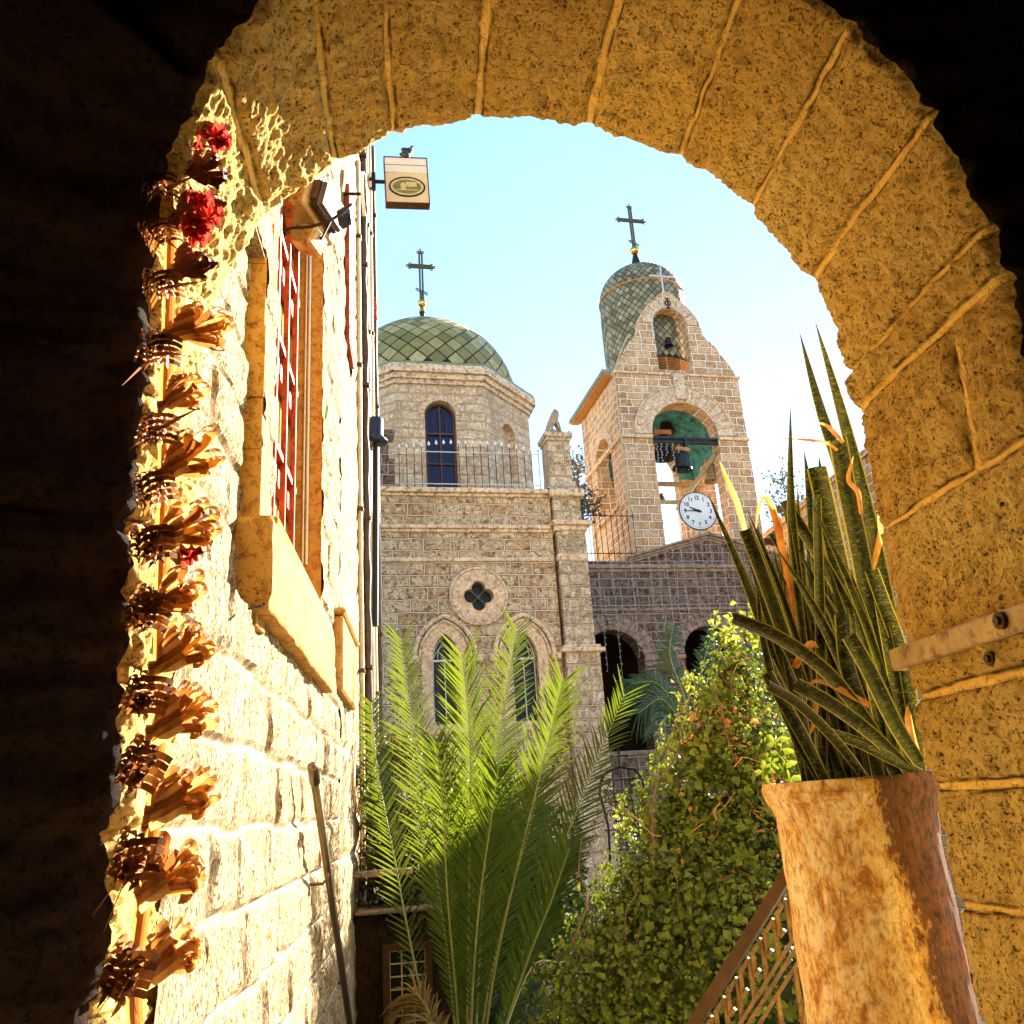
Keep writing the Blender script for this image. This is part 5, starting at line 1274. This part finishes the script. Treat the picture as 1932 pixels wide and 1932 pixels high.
hblobs = [hb_(1395,1300,.28,7.6,1.5), hb_(1345,1420,.36,7.5), hb_(1420,1440,.5,7.4), hb_(1305,1560,.44), hb_(1390,1600,.6), hb_(1480,1560,.55), hb_(1245,1700,.46), hb_(1330,1740,.7), hb_(1450,1740,.65,7.0),
          hb_(1175,1800,.38,7.0), hb_(1200,1890,.55,6.9), hb_(1330,1900,.7,6.8), hb_(1450,1900,.7,6.6), hb_(1150,1950,.40,6.8), hb_(1540,1650,.6,7.6), hb_(1560,1860,.7,6.9), hb_(1280,2080,.8,6.8), hb_(1500,2080,.8,6.8), hb_(1140,2080,.45,6.8)]
hg = thing('hedge', 'big sunlit climbing hedge with dry orange patches, right of the date palm', 'hedge', (hblobs[7][0], HY, ZG))
core = MB()
for (x, y, z, a, b) in hblobs: core.ball((x, y+.05, z), 1, 14, (a*.66, a*.45, b*.66))
x0_, x1_ = 1.4, 3.2
core.box(1.0, 3.6, 6.9, 7.6, ZG, -1.7)
core.build('shade_core', M_['core_shade'], hg, smooth=True)  # dark solid core stands in for the shade between the leaves
leaves_on(heap(hblobs, 92000, .15), .040, 'foliage', M_['hedge'], hg)
leaves_on([(q, d) for q, d in heap(hblobs, 9000, .22)], .075, 'larger_leaves', M_['hedge'], hg)
mb = MB()
for i in range(26):
    b = rnd.choice(hblobs[:14]); q = Vector((b[0]+rnd.uniform(-1,1)*b[3]*.9, b[1]-b[3]*.6, b[2]-b[4])); pts = [q]
    for k in range(7): pts.append(pts[-1]+Vector((rnd.uniform(-.1,.12), rnd.uniform(-.07,.05), rnd.uniform(.08,.22))))
    mb.tube(pts, [.012-.0013*k for k in range(8)], 5)
st2 = mb.build('woody_stems', M_['branch'], hg); st2['kind'] = 'stuff'
# sprigs standing up out of the top, and dry twigs
sp_pts = []
for i in range(70):
    b = rnd.choice(hblobs[:9]); q = Vector((b[0]+rnd.uniform(-1,1)*b[3]*.8, b[1]-.1, b[2]+b[4]*rnd.uniform(.75, 1.05))); d = Vector((rnd.uniform(-.6,.6), rnd.uniform(-.3,.3), 1)).normalized()
    for k in range(9): sp_pts.append((q+d*.035*k*rnd.uniform(.8,1.2)+Vector((rnd.uniform(-.03,.03), rnd.uniform(-.03,.03), 0)), Vector((0,-1,.5))))
ys_ = leaves_on(sp_pts, .065, 'young_shoots', leafm('young_leaf', (.12,.17,.02), (.24,.29,.04), None, .5, tcol=(.4,.45,.05)), hg)
ys_['kind'] = 'stuff'
tw_ = MB()
for i in range(45):
    b = rnd.choice([hblobs[k] for k in (0,1,2,3,4,5)]); q = Vector((b[0]+rnd.uniform(-1,1)*b[3]*.9, b[1]-b[3]*.75, b[2]+rnd.uniform(-.9,.9)*b[4]))
    pts = [q]; 
    for k in range(5): pts.append(pts[-1]+Vector((rnd.uniform(-.09,.09), rnd.uniform(-.05,.03), rnd.uniform(-.06,.08))))
    tw_.tube(pts, [.004,.004,.003,.003,.002,.0015], 4)
dt_ = tw_.build('dry_twigs', plain('dry_orange_twig', (.50,.24,.09), .8, 0, .3, 12, .2, .003), hg)
dt_['kind'] = 'stuff'; dl = []
for i in range(700):
    b = rnd.choice([hblobs[k] for k in (0,1,2,4,8,7)]); ph = rnd.uniform(-1.2, 1.2); q = Vector((b[0]+math.sin(ph)*b[3]*.8+rnd.gauss(0,.05), b[1]-b[3]*.82*math.cos(ph)*.9, b[2]+rnd.uniform(-.8,.9)*b[4]))
    if nz(q, 2.4, 17) > .10: dl.append((q, Vector((0,-1,.2))))
leaves_on(dl, .055, 'dry_leaves', M_['dry'], hg)
yl = []
for (u, v) in ((1455,1440),(1470,1420),(1440,1455),(1480,1450),(1462,1402),(1490,1470)):
    P = onY(u, v, 4.3); yl.append((P, Vector((rnd.uniform(-.5,.5),-1,.3))))
A = MB()
for P, Nn in yl:
    for k in range(4):
        a = k*1.5+rnd.random(); T = Vector((math.cos(a), -.2, math.sin(a))).normalized(); s = .085; Bn = T.cross(Vector((0,-1,0))).normalized()
        dn = Vector((0,-.012,-.012)); A.add([P, P+T*s*.25+Bn*s*.16, P+T*s*.6+Bn*s*.17+dn*.4, P+T*s+dn*2, P+T*s*.6-Bn*s*.17+dn*.4, P+T*s*.25-Bn*s*.16, P+T*s*.5+Vector((0,.008,0))], [(0,1,6),(1,2,6),(2,3,6),(3,4,6),(4,5,6),(5,0,6)])
sx_ = tag(A.build('young_shoot', leafm('bright_leaf', (.07,.10,.008), (.15,.18,.018), None, .55, tcol=(.14,.17,.012)), origin=tuple(yl[0][0])), 'spray of bright yellow-green leaves right beside the jar rim and the snake plants', 'sprig')

# dark shrubs behind the palm and along the house wall
def shrub(name, label, blobs, n, size, mat, y):
    t_ = thing(name, label, 'shrub', (blobs[0][0], y, ZG)); c_ = MB()
    for (x, yy, z, a, b) in blobs: c_.ball((x, yy+.1, z), 1, 12, (a*.7, a*.5, b*.7))
    c_.build('shade_core', M_['black'] if False else M_['core_shade'], t_, smooth=True); leaves_on(heap(blobs, n), size, 'foliage', mat, t_); return t_  # same dark core in place of the shade inside the shrub
M_['shr'] = leafm('garden_shrub_leaf', (.012,.028,.005), (.045,.08,.01), None, .25, rough=.5, tcol=(.12,.18,.02))
shrub('shrub', 'dense green shrub directly behind the date palm fronds', [hb_(920,1560,.75,12.0), hb_(850,1600,.7,12), hb_(1000,1640,.7,12), hb_(960,1740,.8,12), hb_(850,1760,.8,12), hb_(1040,1760,.5,12.2), hb_(930,1900,1.0,12)], 9000, .10, M_['shr'], 12)
M_['shr2'] = leafm('dry_shrub_leaf', (.05,.045,.012), (.16,.13,.03), None, .3, rough=.6)
shrub('shrub', 'dry brownish shrub against the far end of the house wall, left of the date palm', [hb_(745,1430,.26,10.6), hb_(735,1520,.30,10.6), hb_(760,1600,.36,10.5), hb_(770,1700,.4,10.5), hb_(725,1640,.24,10.7)], 4200, .07, M_['shr2'], 10.6)
mb = MB()
for i in range(40):
    q = onY(735+rnd.uniform(-20,30), 1620+rnd.uniform(-60,60), 10.4); pts = [q]; d = Vector((rnd.uniform(-.25,.3), rnd.uniform(-.2,.1), 1)).normalized()
    for k in range(8): pts.append(pts[-1]+(d+Vector((rnd.uniform(-.4,.4), rnd.uniform(-.3,.3), 0)))*.17)
    mb.tube(pts, [.008-.0008*k for k in range(9)], 4)
tag(mb.build('bare_twigs', M_['branch'], origin=(-.3, 10.4, ZG)), 'bare grey twigs rising beside the house corner pipes', 'twigs')

# thin trees seen between the buildings
def thin_tree(name, label, u, v, Y, h, seed, sp=.8):
    r_ = random.Random(seed); P = onY(u, v, Y); t_ = thing(name, label, 'tree', (P.x, Y, ZG)); tr = MB(); lv = []
    base = Vector((P.x, Y, ZG)); top = P
    tr.tube([base, base.lerp(top, .5)+Vector((.1,0,0)), top+Vector((0,0,-h*.4))], [.2,.14,.07], 7)
    for i in range(46):
        a = r_.uniform(0, 6.28); q = top+Vector((0,0,-h*r_.uniform(.1, .95))); e = q+Vector((math.cos(a)*sp*h*r_.uniform(.2,.5), math.sin(a)*.5*h*.5, h*r_.uniform(.05,.35)))
        mid = q.lerp(e, .5)+Vector((r_.uniform(-.1,.1),0,r_.uniform(-.05,.15))); tr.tube([q, mid, e], [.025,.016,.006], 4)
        for k in range(12):
            f = r_.uniform(.3, 1.05); c_ = q.lerp(e, f)+Vector((r_.gauss(0,.12), r_.gauss(0,.12), r_.gauss(0,.12))); lv.append((c_, Vector((0,-1,0))))
            if k < 4: tr.tube([q.lerp(e, f), c_+Vector((0,0,.1))], [.008,.004], 3)
    tr.build('trunk', M_['branch'], t_); leaves_on(lv, .13, 'crown', M_['shr2'], t_)
thin_tree('thin_tree', 'sparse tree against the sky in the gap between the church pier and the bell tower', 1085, 850, 36, 3.6, 3)
thin_tree('thin_tree', 'sparse tree against the sky just right of the bell tower', 1475, 895, 36, 3.2, 8)
# dry vine bush on the arcade terrace
P = Vector(CH @ Vector((8.25, 24.6, 8.9))); vb = thing('dry_vine', 'tangled brown dry vine on the terrace rail left of the bell tower', 'vine', tuple(P)); mb = MB(); lv = []
for i in range(60):
    pts = [P+Vector((rnd.gauss(0,.22), rnd.gauss(0,.1), rnd.gauss(0,.3)))]
    for k in range(6): pts.append(pts[-1]+Vector((rnd.uniform(-.18,.2), rnd.uniform(-.06,.06), rnd.uniform(-.15,.13))))
    mb.tube(pts, .009, 4); lv += [(q, Vector((0,-1,0))) for q in pts[1:4]]
mb.build('stems', M_['branch'], vb); leaves_on(lv, .10, 'leaves', M_['shr2'], vb)

# ---- iron stair railing with a Greek key band, on the right
RX = 1.60
gA = onY(1492,1640,4.15); gB = onY(1310,1932,4.5); sl = (gB-gA); 
gr_ = thing('stair_railing', 'ochre and brown iron stair railing with a Greek key band, behind the clay jar', 'railing', (gA.x, gA.y, gA.z-1))
def gp(t, h): return gA+(gB-gA)*t-Vector((0, 0, h))
mb = MB(); mb.bar(gp(-.3, 0), gp(1.6, 0), .06, .05); mb.build('handrail', M_['railb'], gr_)
mb = MB()
for h in (.29, .345): mb.bar(gp(-.3, h), gp(1.6, h), .02, .014)
u_ = .108/(gB-gA).length; k = 0; tt = -.3; hts = [.045, .13]
while tt < 1.6:
    a, b, c_, d, e = gp(tt, .245), gp(tt, .075), gp(tt+u_*.74, .075), gp(tt+u_*.74, .17), gp(tt+u_*.38, .17)
    for p_, q in ((a, b), (b, c_), (c_, d), (d, e)): mb.bar(p_, q, .020, .014)
    mb.bar(a, gp(tt+u_*1.0, .245), .020, .014); tt += u_*1.0
mb.build('key_band', M_['raill'], gr_)
tt = -.25; i = 0
while tt < 1.6:
    mb = MB(); mb.bar(gp(tt, .345), gp(tt, 1.15), .018); mb.build('baluster', M_['raill'], gr_)
    if i % 4 == 1:
        mb = MB(); q = 0; qa = gp(tt-.03, .70); qb = gp(tt+.19, .62)
        mb.bar(gp(tt+.08,.42), qa, .014); mb.bar(gp(tt+.08,.42), qb, .014); mb.bar(qa, gp(tt+.08, .92), .014); mb.bar(qb, gp(tt+.08,.92), .014); mb.build('diamond', M_['raill'], gr_)
    tt += .17; i += 1

# ---- wrought iron lantern-like gate top with a cross, by the arcade
P = onY(1175,1500,15.5); iw = thing('iron_gate', 'dark wrought-iron gate crest with scrolls and a small cross on top, between palm and hedge', 'gate', (P.x, 15.5, ZG)); mb = MB()
def iq(x, z): return Vector((P.x+x, 15.5, P.z+z))
for s_ in (-1, 1):
    mb.tube([iq(s_*.36, .25), iq(s_*.40, .05), iq(s_*.34, -.25), iq(s_*.30, -.5), iq(s_*.33,-1.2), iq(s_*.33,-3.2)], .022, 6)
    mb.tube([iq(s_*.36,.25), iq(s_*.25,.40), iq(0,.46)], .022, 6)
    for (cx_, cz_, r_) in ((.2,.2,.09),(.15,-.05,.11),(.22,-.3,.08),(.1,-.45,.09),(.28,.05,.05)):
        mb.tube([iq(s_*(cx_+r_*(1-a/16)*math.cos(a*.7)), cz_+r_*(1-a/16)*math.sin(a*.7)) for a in range(14)], .012, 5)
for z in (-.55, -.1, .25): mb.bar(iq(-.37, z), iq(.37, z), .02)
for x in (-.15, 0, .15): mb.bar(iq(x, -3.2), iq(x, .4), .016)
mb.build('scrollwork', M_['iron'], iw)
mb = MB(); mb.bar(iq(0,.44), iq(0,.78), .03); mb.bar(iq(-.11,.64), iq(.11,.64), .03); 
for q in ((0,.8),(-.13,.64),(.13,.64)): mb.ball(iq(*q), .03, 8)
mb.build('cross', M_['iron'], iw)
# climber on the gate
lv = [(iq(rnd.gauss(0,.25), rnd.gauss(-.1,.3))+Vector((0,-.05,0)), Vector((0,-1,0))) for _ in range(60)]
leaves_on(lv, .07, 'vine_leaves', M_['shr2'], iw)

# ---- retaining wall base and the barred window at lower left
P0 = onY(735,1795,10.0); P1 = onY(802,1932,10.0)
gw = thing('barred_window', 'dark lower window behind a pale square wire grille, bottom left behind the palm', 'window', (P0.x+.2, 10.0, P0.z-.8))
X0, X1, Z1, Z0 = P0.x+.0, P0.x+.36, P0.z, P0.z-1.3
mb = MB()
for i in range(4): x = X0+(X1-X0)*i/3; mb.bar((x, 10, Z0), (x, 10, Z1), .012)
for i in range(12): z = Z0+(Z1-Z0)*i/11; mb.bar((X0, 9.995, z), (X1, 9.995, z), .012)
mb.build('wire_grille', M_['pipe'], gw)
mb = MB(); mb.poly([(X0-.07, Z0-.07), (X1+.07, Z0-.07), (X1+.07, Z1+.07), (X0-.07, Z1+.07)], [[(X0, Z0), (X1, Z0), (X1, Z1), (X0, Z1)]], 9.98, 10.1); mb.build('frame', M_['railb'], gw)
mb = MB(); mb.box(X0-.02, X1+.02, 10.12, 10.14, Z0, Z1); mb.build('pane', M_['glass'], gw)
lw = thing('low_outbuilding', 'dark low stone lean-to at the foot of the house, with a pale ledge', 'outbuilding', (X0, 10.5, ZG)); mb = MB()
mb.box(WX+.02, X0-.08, 10.15, 11.5, ZG, Z1+.35); mb.box(X0-.08, X1+.35, 10.16, 11.5, ZG, Z1+.30); mb.build('wall', M_['dark_shade'], lw)
mb = MB(); mb.box(WX+.02, X1+.2, 10.0, 11.5, Z1+.352, Z1+.40, bev=.02); mb.box(WX+.02, X0+.25, 9.9, 10.15, Z1+.72, Z1+.78, bev=.01); mb.build('ledge', M_['trimd'], lw)
# loose cable loop on the house wall
mb = MB(); mb.tube(curve_pts([onX(672,1400,-.74), onX(668,1480,-.72), onX(680,1540,-.70), onY(706,1545,10.8), onY(730,1520,10.6), onY(748,1495,10.5)], 24), .012, 6)
tag(mb.build('loose_cable', M_['bronzep'], origin=tuple(onX(680,1540,-.7))), 'loose beige cable looping off the pipes toward the dry shrub', 'cable')
mb = MB(); mb.tube(curve_pts([onY(930,2010,8.5), onY(1000,1830,8), onY(1060,1815,7.4), onY(1090,1800,7.0)], 20), .005, 5)
tag(mb.build('thin_wire', M_['ironl'], origin=tuple(onY(1040,1820,7.6))), 'thin pale wire sagging between the palm and the hedge', 'wire')

# ---- braided palm-leaf garland down the left jamb
m, t, ns, ls = nm('woven_palm_strip'); v = objc(t); g = N(t, 'ShaderNodeNewGeometry')
c = ramp(t, g.outputs['Random Per Island'], [(0, (.26,.08,.015)), (.45, (.52,.24,.05)), (1, (.86,.56,.20))])
c = mix(t, ramp(t, noise_n(t, objc(t, (1,1,.3)), 30, 4, .6), [(.35, .4), (.6, 0.0)]), c, (.22,.07,.015))
a_ = N(t, 'ShaderNodeBsdfPrincipled'); ls.new(c, a_.inputs['Base Color']); a_.inputs['Roughness'].default_value = .7
b_ = N(t, 'ShaderNodeBsdfTranslucent'); ls.new(c, b_.inputs[0]); mx = N(t, 'ShaderNodeMixShader'); mx.inputs[0].default_value = .42
ls.new(a_.outputs[0], mx.inputs[1]); ls.new(b_.outputs[0], mx.inputs[2]); o_ = N(t, 'ShaderNodeOutputMaterial'); ls.new(mx.outputs[0], o_.inputs[0]); M_['strip'] = m
M_['knot'] = leafm('woven_knot_strip', (.10,.025,.006), (.55,.22,.045), (.85,.58,.25), .25, rough=.55)
M_['stripd'] = plain('dark_and_shaded_palm_strip', (.26,.09,.03), .6, 0, .5, 20, .3, .004)  # dark strip colour; on the top fans it stands in for their shadow
M_['petal'] = leafm('red_petal', (.22,.008,.006), (.62,.10,.07), None, .55, rough=.6, tcol=(.55,.05,.03))
GY = 2.42
def gx(u, v): return onY(u, v, GY)
gar = thing('palm_leaf_garland', 'long hanging garland of woven palm-leaf fans with red flowers on the left jamb', 'garland', tuple(gx(300,1000)))
mb = MB(); sp_ = curve_pts([gx(345,-40), gx(325,300), gx(312,700), gx(302,1100), gx(290,1500), gx(250,1850), gx(262,2000)], 60)
mb.ribbon(sp_, [.022]*61, Vector((1,-.3,0)), cup=.4, nx=3); mb.ribbon([p+Vector((.008,-.012,0)) for p in sp_], [.010]*61, Vector((1,.4,0)), nx=1); mb.build('braided_stem', M_['strip'], gar)
def fan(seed, s=1.0):
    """broad strips that leave the stem, rise to the right and end in curled loops"""
    r_ = random.Random(seed); A = MB()
    for k in range(11):
        f = k/10; a = R(64-74*f+r_.uniform(-6, 6)); l_ = (.112+.03*math.sin(f*3.1))*s*r_.uniform(.9, 1.1)
        d = Vector((math.cos(a), -.12+.24*f, math.sin(a))); b0 = Vector((-.006+.012*f, .012-.004*k, -.075+.006*k))
        pts = [b0, b0+d*l_*.35+Vector((0,-.006,0)), b0+d*l_*.7]; e = b0+d*l_; rr_ = .014*s*r_.uniform(.7,1.3)
        for q in range(6):
            an = q*.75; pts.append(e+d*math.sin(an)*rr_*1.2+Vector((0, -.008*q*.6, (1-math.cos(an))*rr_*(1 if k % 3 else -1))))
        pp_ = curve_pts(pts, 22); flat = d.cross(Vector((0, -1, 0))).normalized(); loop = Vector((.1, .75, .55))
        sd_ = [flat.lerp(loop, sstep(.45, .75, q/22)) for q in range(23)]
        A.ribbon(pp_, [.007*s+.0055*s*math.sin(min(1, q/14)*1.57) for q in range(23)], sd_, cup=.2, nx=2)
    for k in range(6):                                   # woven face across the fan
        z = -.04+.020*k; pts = [Vector((.018+.004*k, -.030, z-.02)), Vector((.060, -.045, z-.004)), Vector((.105-.004*k, -.035, z+.018))]
        A.ribbon(curve_pts(pts, 6), [.0105*s]*7, Vector((-.3, .15, 1)), cup=.3, nx=2)
    return A
def knot(seed, s=1.0):
    """bundle of folded strips seen end on: stacked flat loops with pointed ends"""
    r_ = random.Random(seed); A = MB()
    for i in range(4):
        for j in range(7):
            o = Vector((-.026+.018*i+r_.uniform(-.003,.003), -.02-.005*j, .048-.015*j-.006*i+r_.uniform(-.003,.003)))*s
            w_ = .0075*s; h = .006*s
            pts = [o+Vector((-w_*1.3, 0, -h)), o+Vector((-w_, -.004, h)), o+Vector((0, -.010, h*1.3)), o+Vector((w_, -.006, h)), o+Vector((w_*1.3, .004, -h*.7))]
            A.ribbon(pts, [.006*s, .0085*s, .0085*s, .0085*s, .005*s], Vector((.15, 1, .55)), nx=1)
            if r_.random() < .35: A.ribbon([o, o+Vector((.004,-.02,-.01)), o+Vector((.01*r_.uniform(-1,1),-.03,-.028))], [.006*s,.005*s,.001], Vector((1,.2,0)), nx=1)
    for j in range(5):
        z = .030-.020*j
        A.ribbon(curve_pts([Vector((-.035, -.01, z-.01)), Vector((.0, -.045, z)), Vector((.045, -.03, z+.008)), Vector((.068, -.01, z+.004))], 8), [.008*s]*9, Vector((0, .3, 1)), nx=1)
    return A
def tail(seed):
    r_ = random.Random(seed); A = MB()
    for k in range(2):
        a = r_.uniform(-2.6, .6); l_ = r_.uniform(.07,.15); d = Vector((math.cos(a), -.3, math.sin(a))); b0 = Vector((.0,-.02,.0))
        A.ribbon([b0, b0+d*l_*.5, b0+d*l_+Vector((0,0,-.01))], [.008,.006,.001], Vector((.2,.3,1)).cross(d), nx=1)
    return A
fy = [610,745,872,990,1112,1232,1350,1500,1650,1800]; ky = [565,682,828,940,1040,1158,1312,1442,1612,1815]
def gxv(v): return 312-(v-700)*.04 if v < 1500 else 280-(v-1500)*.07
for i, v in enumerate(fy+[500,400,300,200,110,30]):
    dim = v < 520; x = gxv(v)-8 if not dim else 312+(500-v)*.05  # top fans hang in shadow, so they take the darker strip colour
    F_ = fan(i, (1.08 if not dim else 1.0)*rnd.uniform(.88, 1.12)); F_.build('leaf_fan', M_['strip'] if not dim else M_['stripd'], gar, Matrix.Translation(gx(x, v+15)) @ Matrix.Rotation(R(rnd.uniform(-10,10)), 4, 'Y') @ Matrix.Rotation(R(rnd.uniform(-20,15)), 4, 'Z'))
for i, v in enumerate(ky+[470,380,270,160,60]):
    K_ = knot(i, 1.08*rnd.uniform(.9, 1.1)); K_.build('woven_knot', M_['knot'], gar, Matrix.Translation(gx(gxv(v)-4 if v > 500 else 305, v)+Vector((0,-.05,0))) @ Matrix.Rotation(R(rnd.uniform(-28,28)), 4, 'Y'))
    T_ = tail(i); T_.build('loose_strip', M_['stripd'], gar, Matrix.Translation(gx(gxv(v), v+10)+Vector((0,-.06,0))))
def flower(u, v, r_, n=11):
    c_ = gx(u, v)+Vector((0,-.06,0)); A = MB()
    for k in range(n):
        a = k*2.4; d = Vector((math.cos(a), rnd.uniform(-.8,.1), math.sin(a)+rnd.uniform(-.3,.3))).normalized(); s = r_*rnd.uniform(.55,1.15)*.9; S = d.cross(Vector((.2,-1,.3))).normalized()
        p0 = c_+d*s*.1; A.ribbon([p0, p0+d*s*.4, p0+d*s*.8+Vector((0,-.006,.004)), p0+d*s+Vector((0,.004,-.008))], [s*.1, s*.34, s*.42, s*.16], S, cup=.5, nx=3)
    A.build('red_flower', M_['petal'], gar)
for (u, v, r_) in ((300,205,.028),(425,300,.026),(340,60,.03),(372,470,.028),(330,120,.04),(362,160,.042),(318,262,.04),(430,292,.035),(350,235,.045),(372,272,.05),(412,285,.05),(345,260,.035),(385,405,.045),(402,435,.05),(375,452,.045),(368,1060,.032),(352,8,.045),(392,468,.035),(366,300,.035)): flower(u, v, r_)
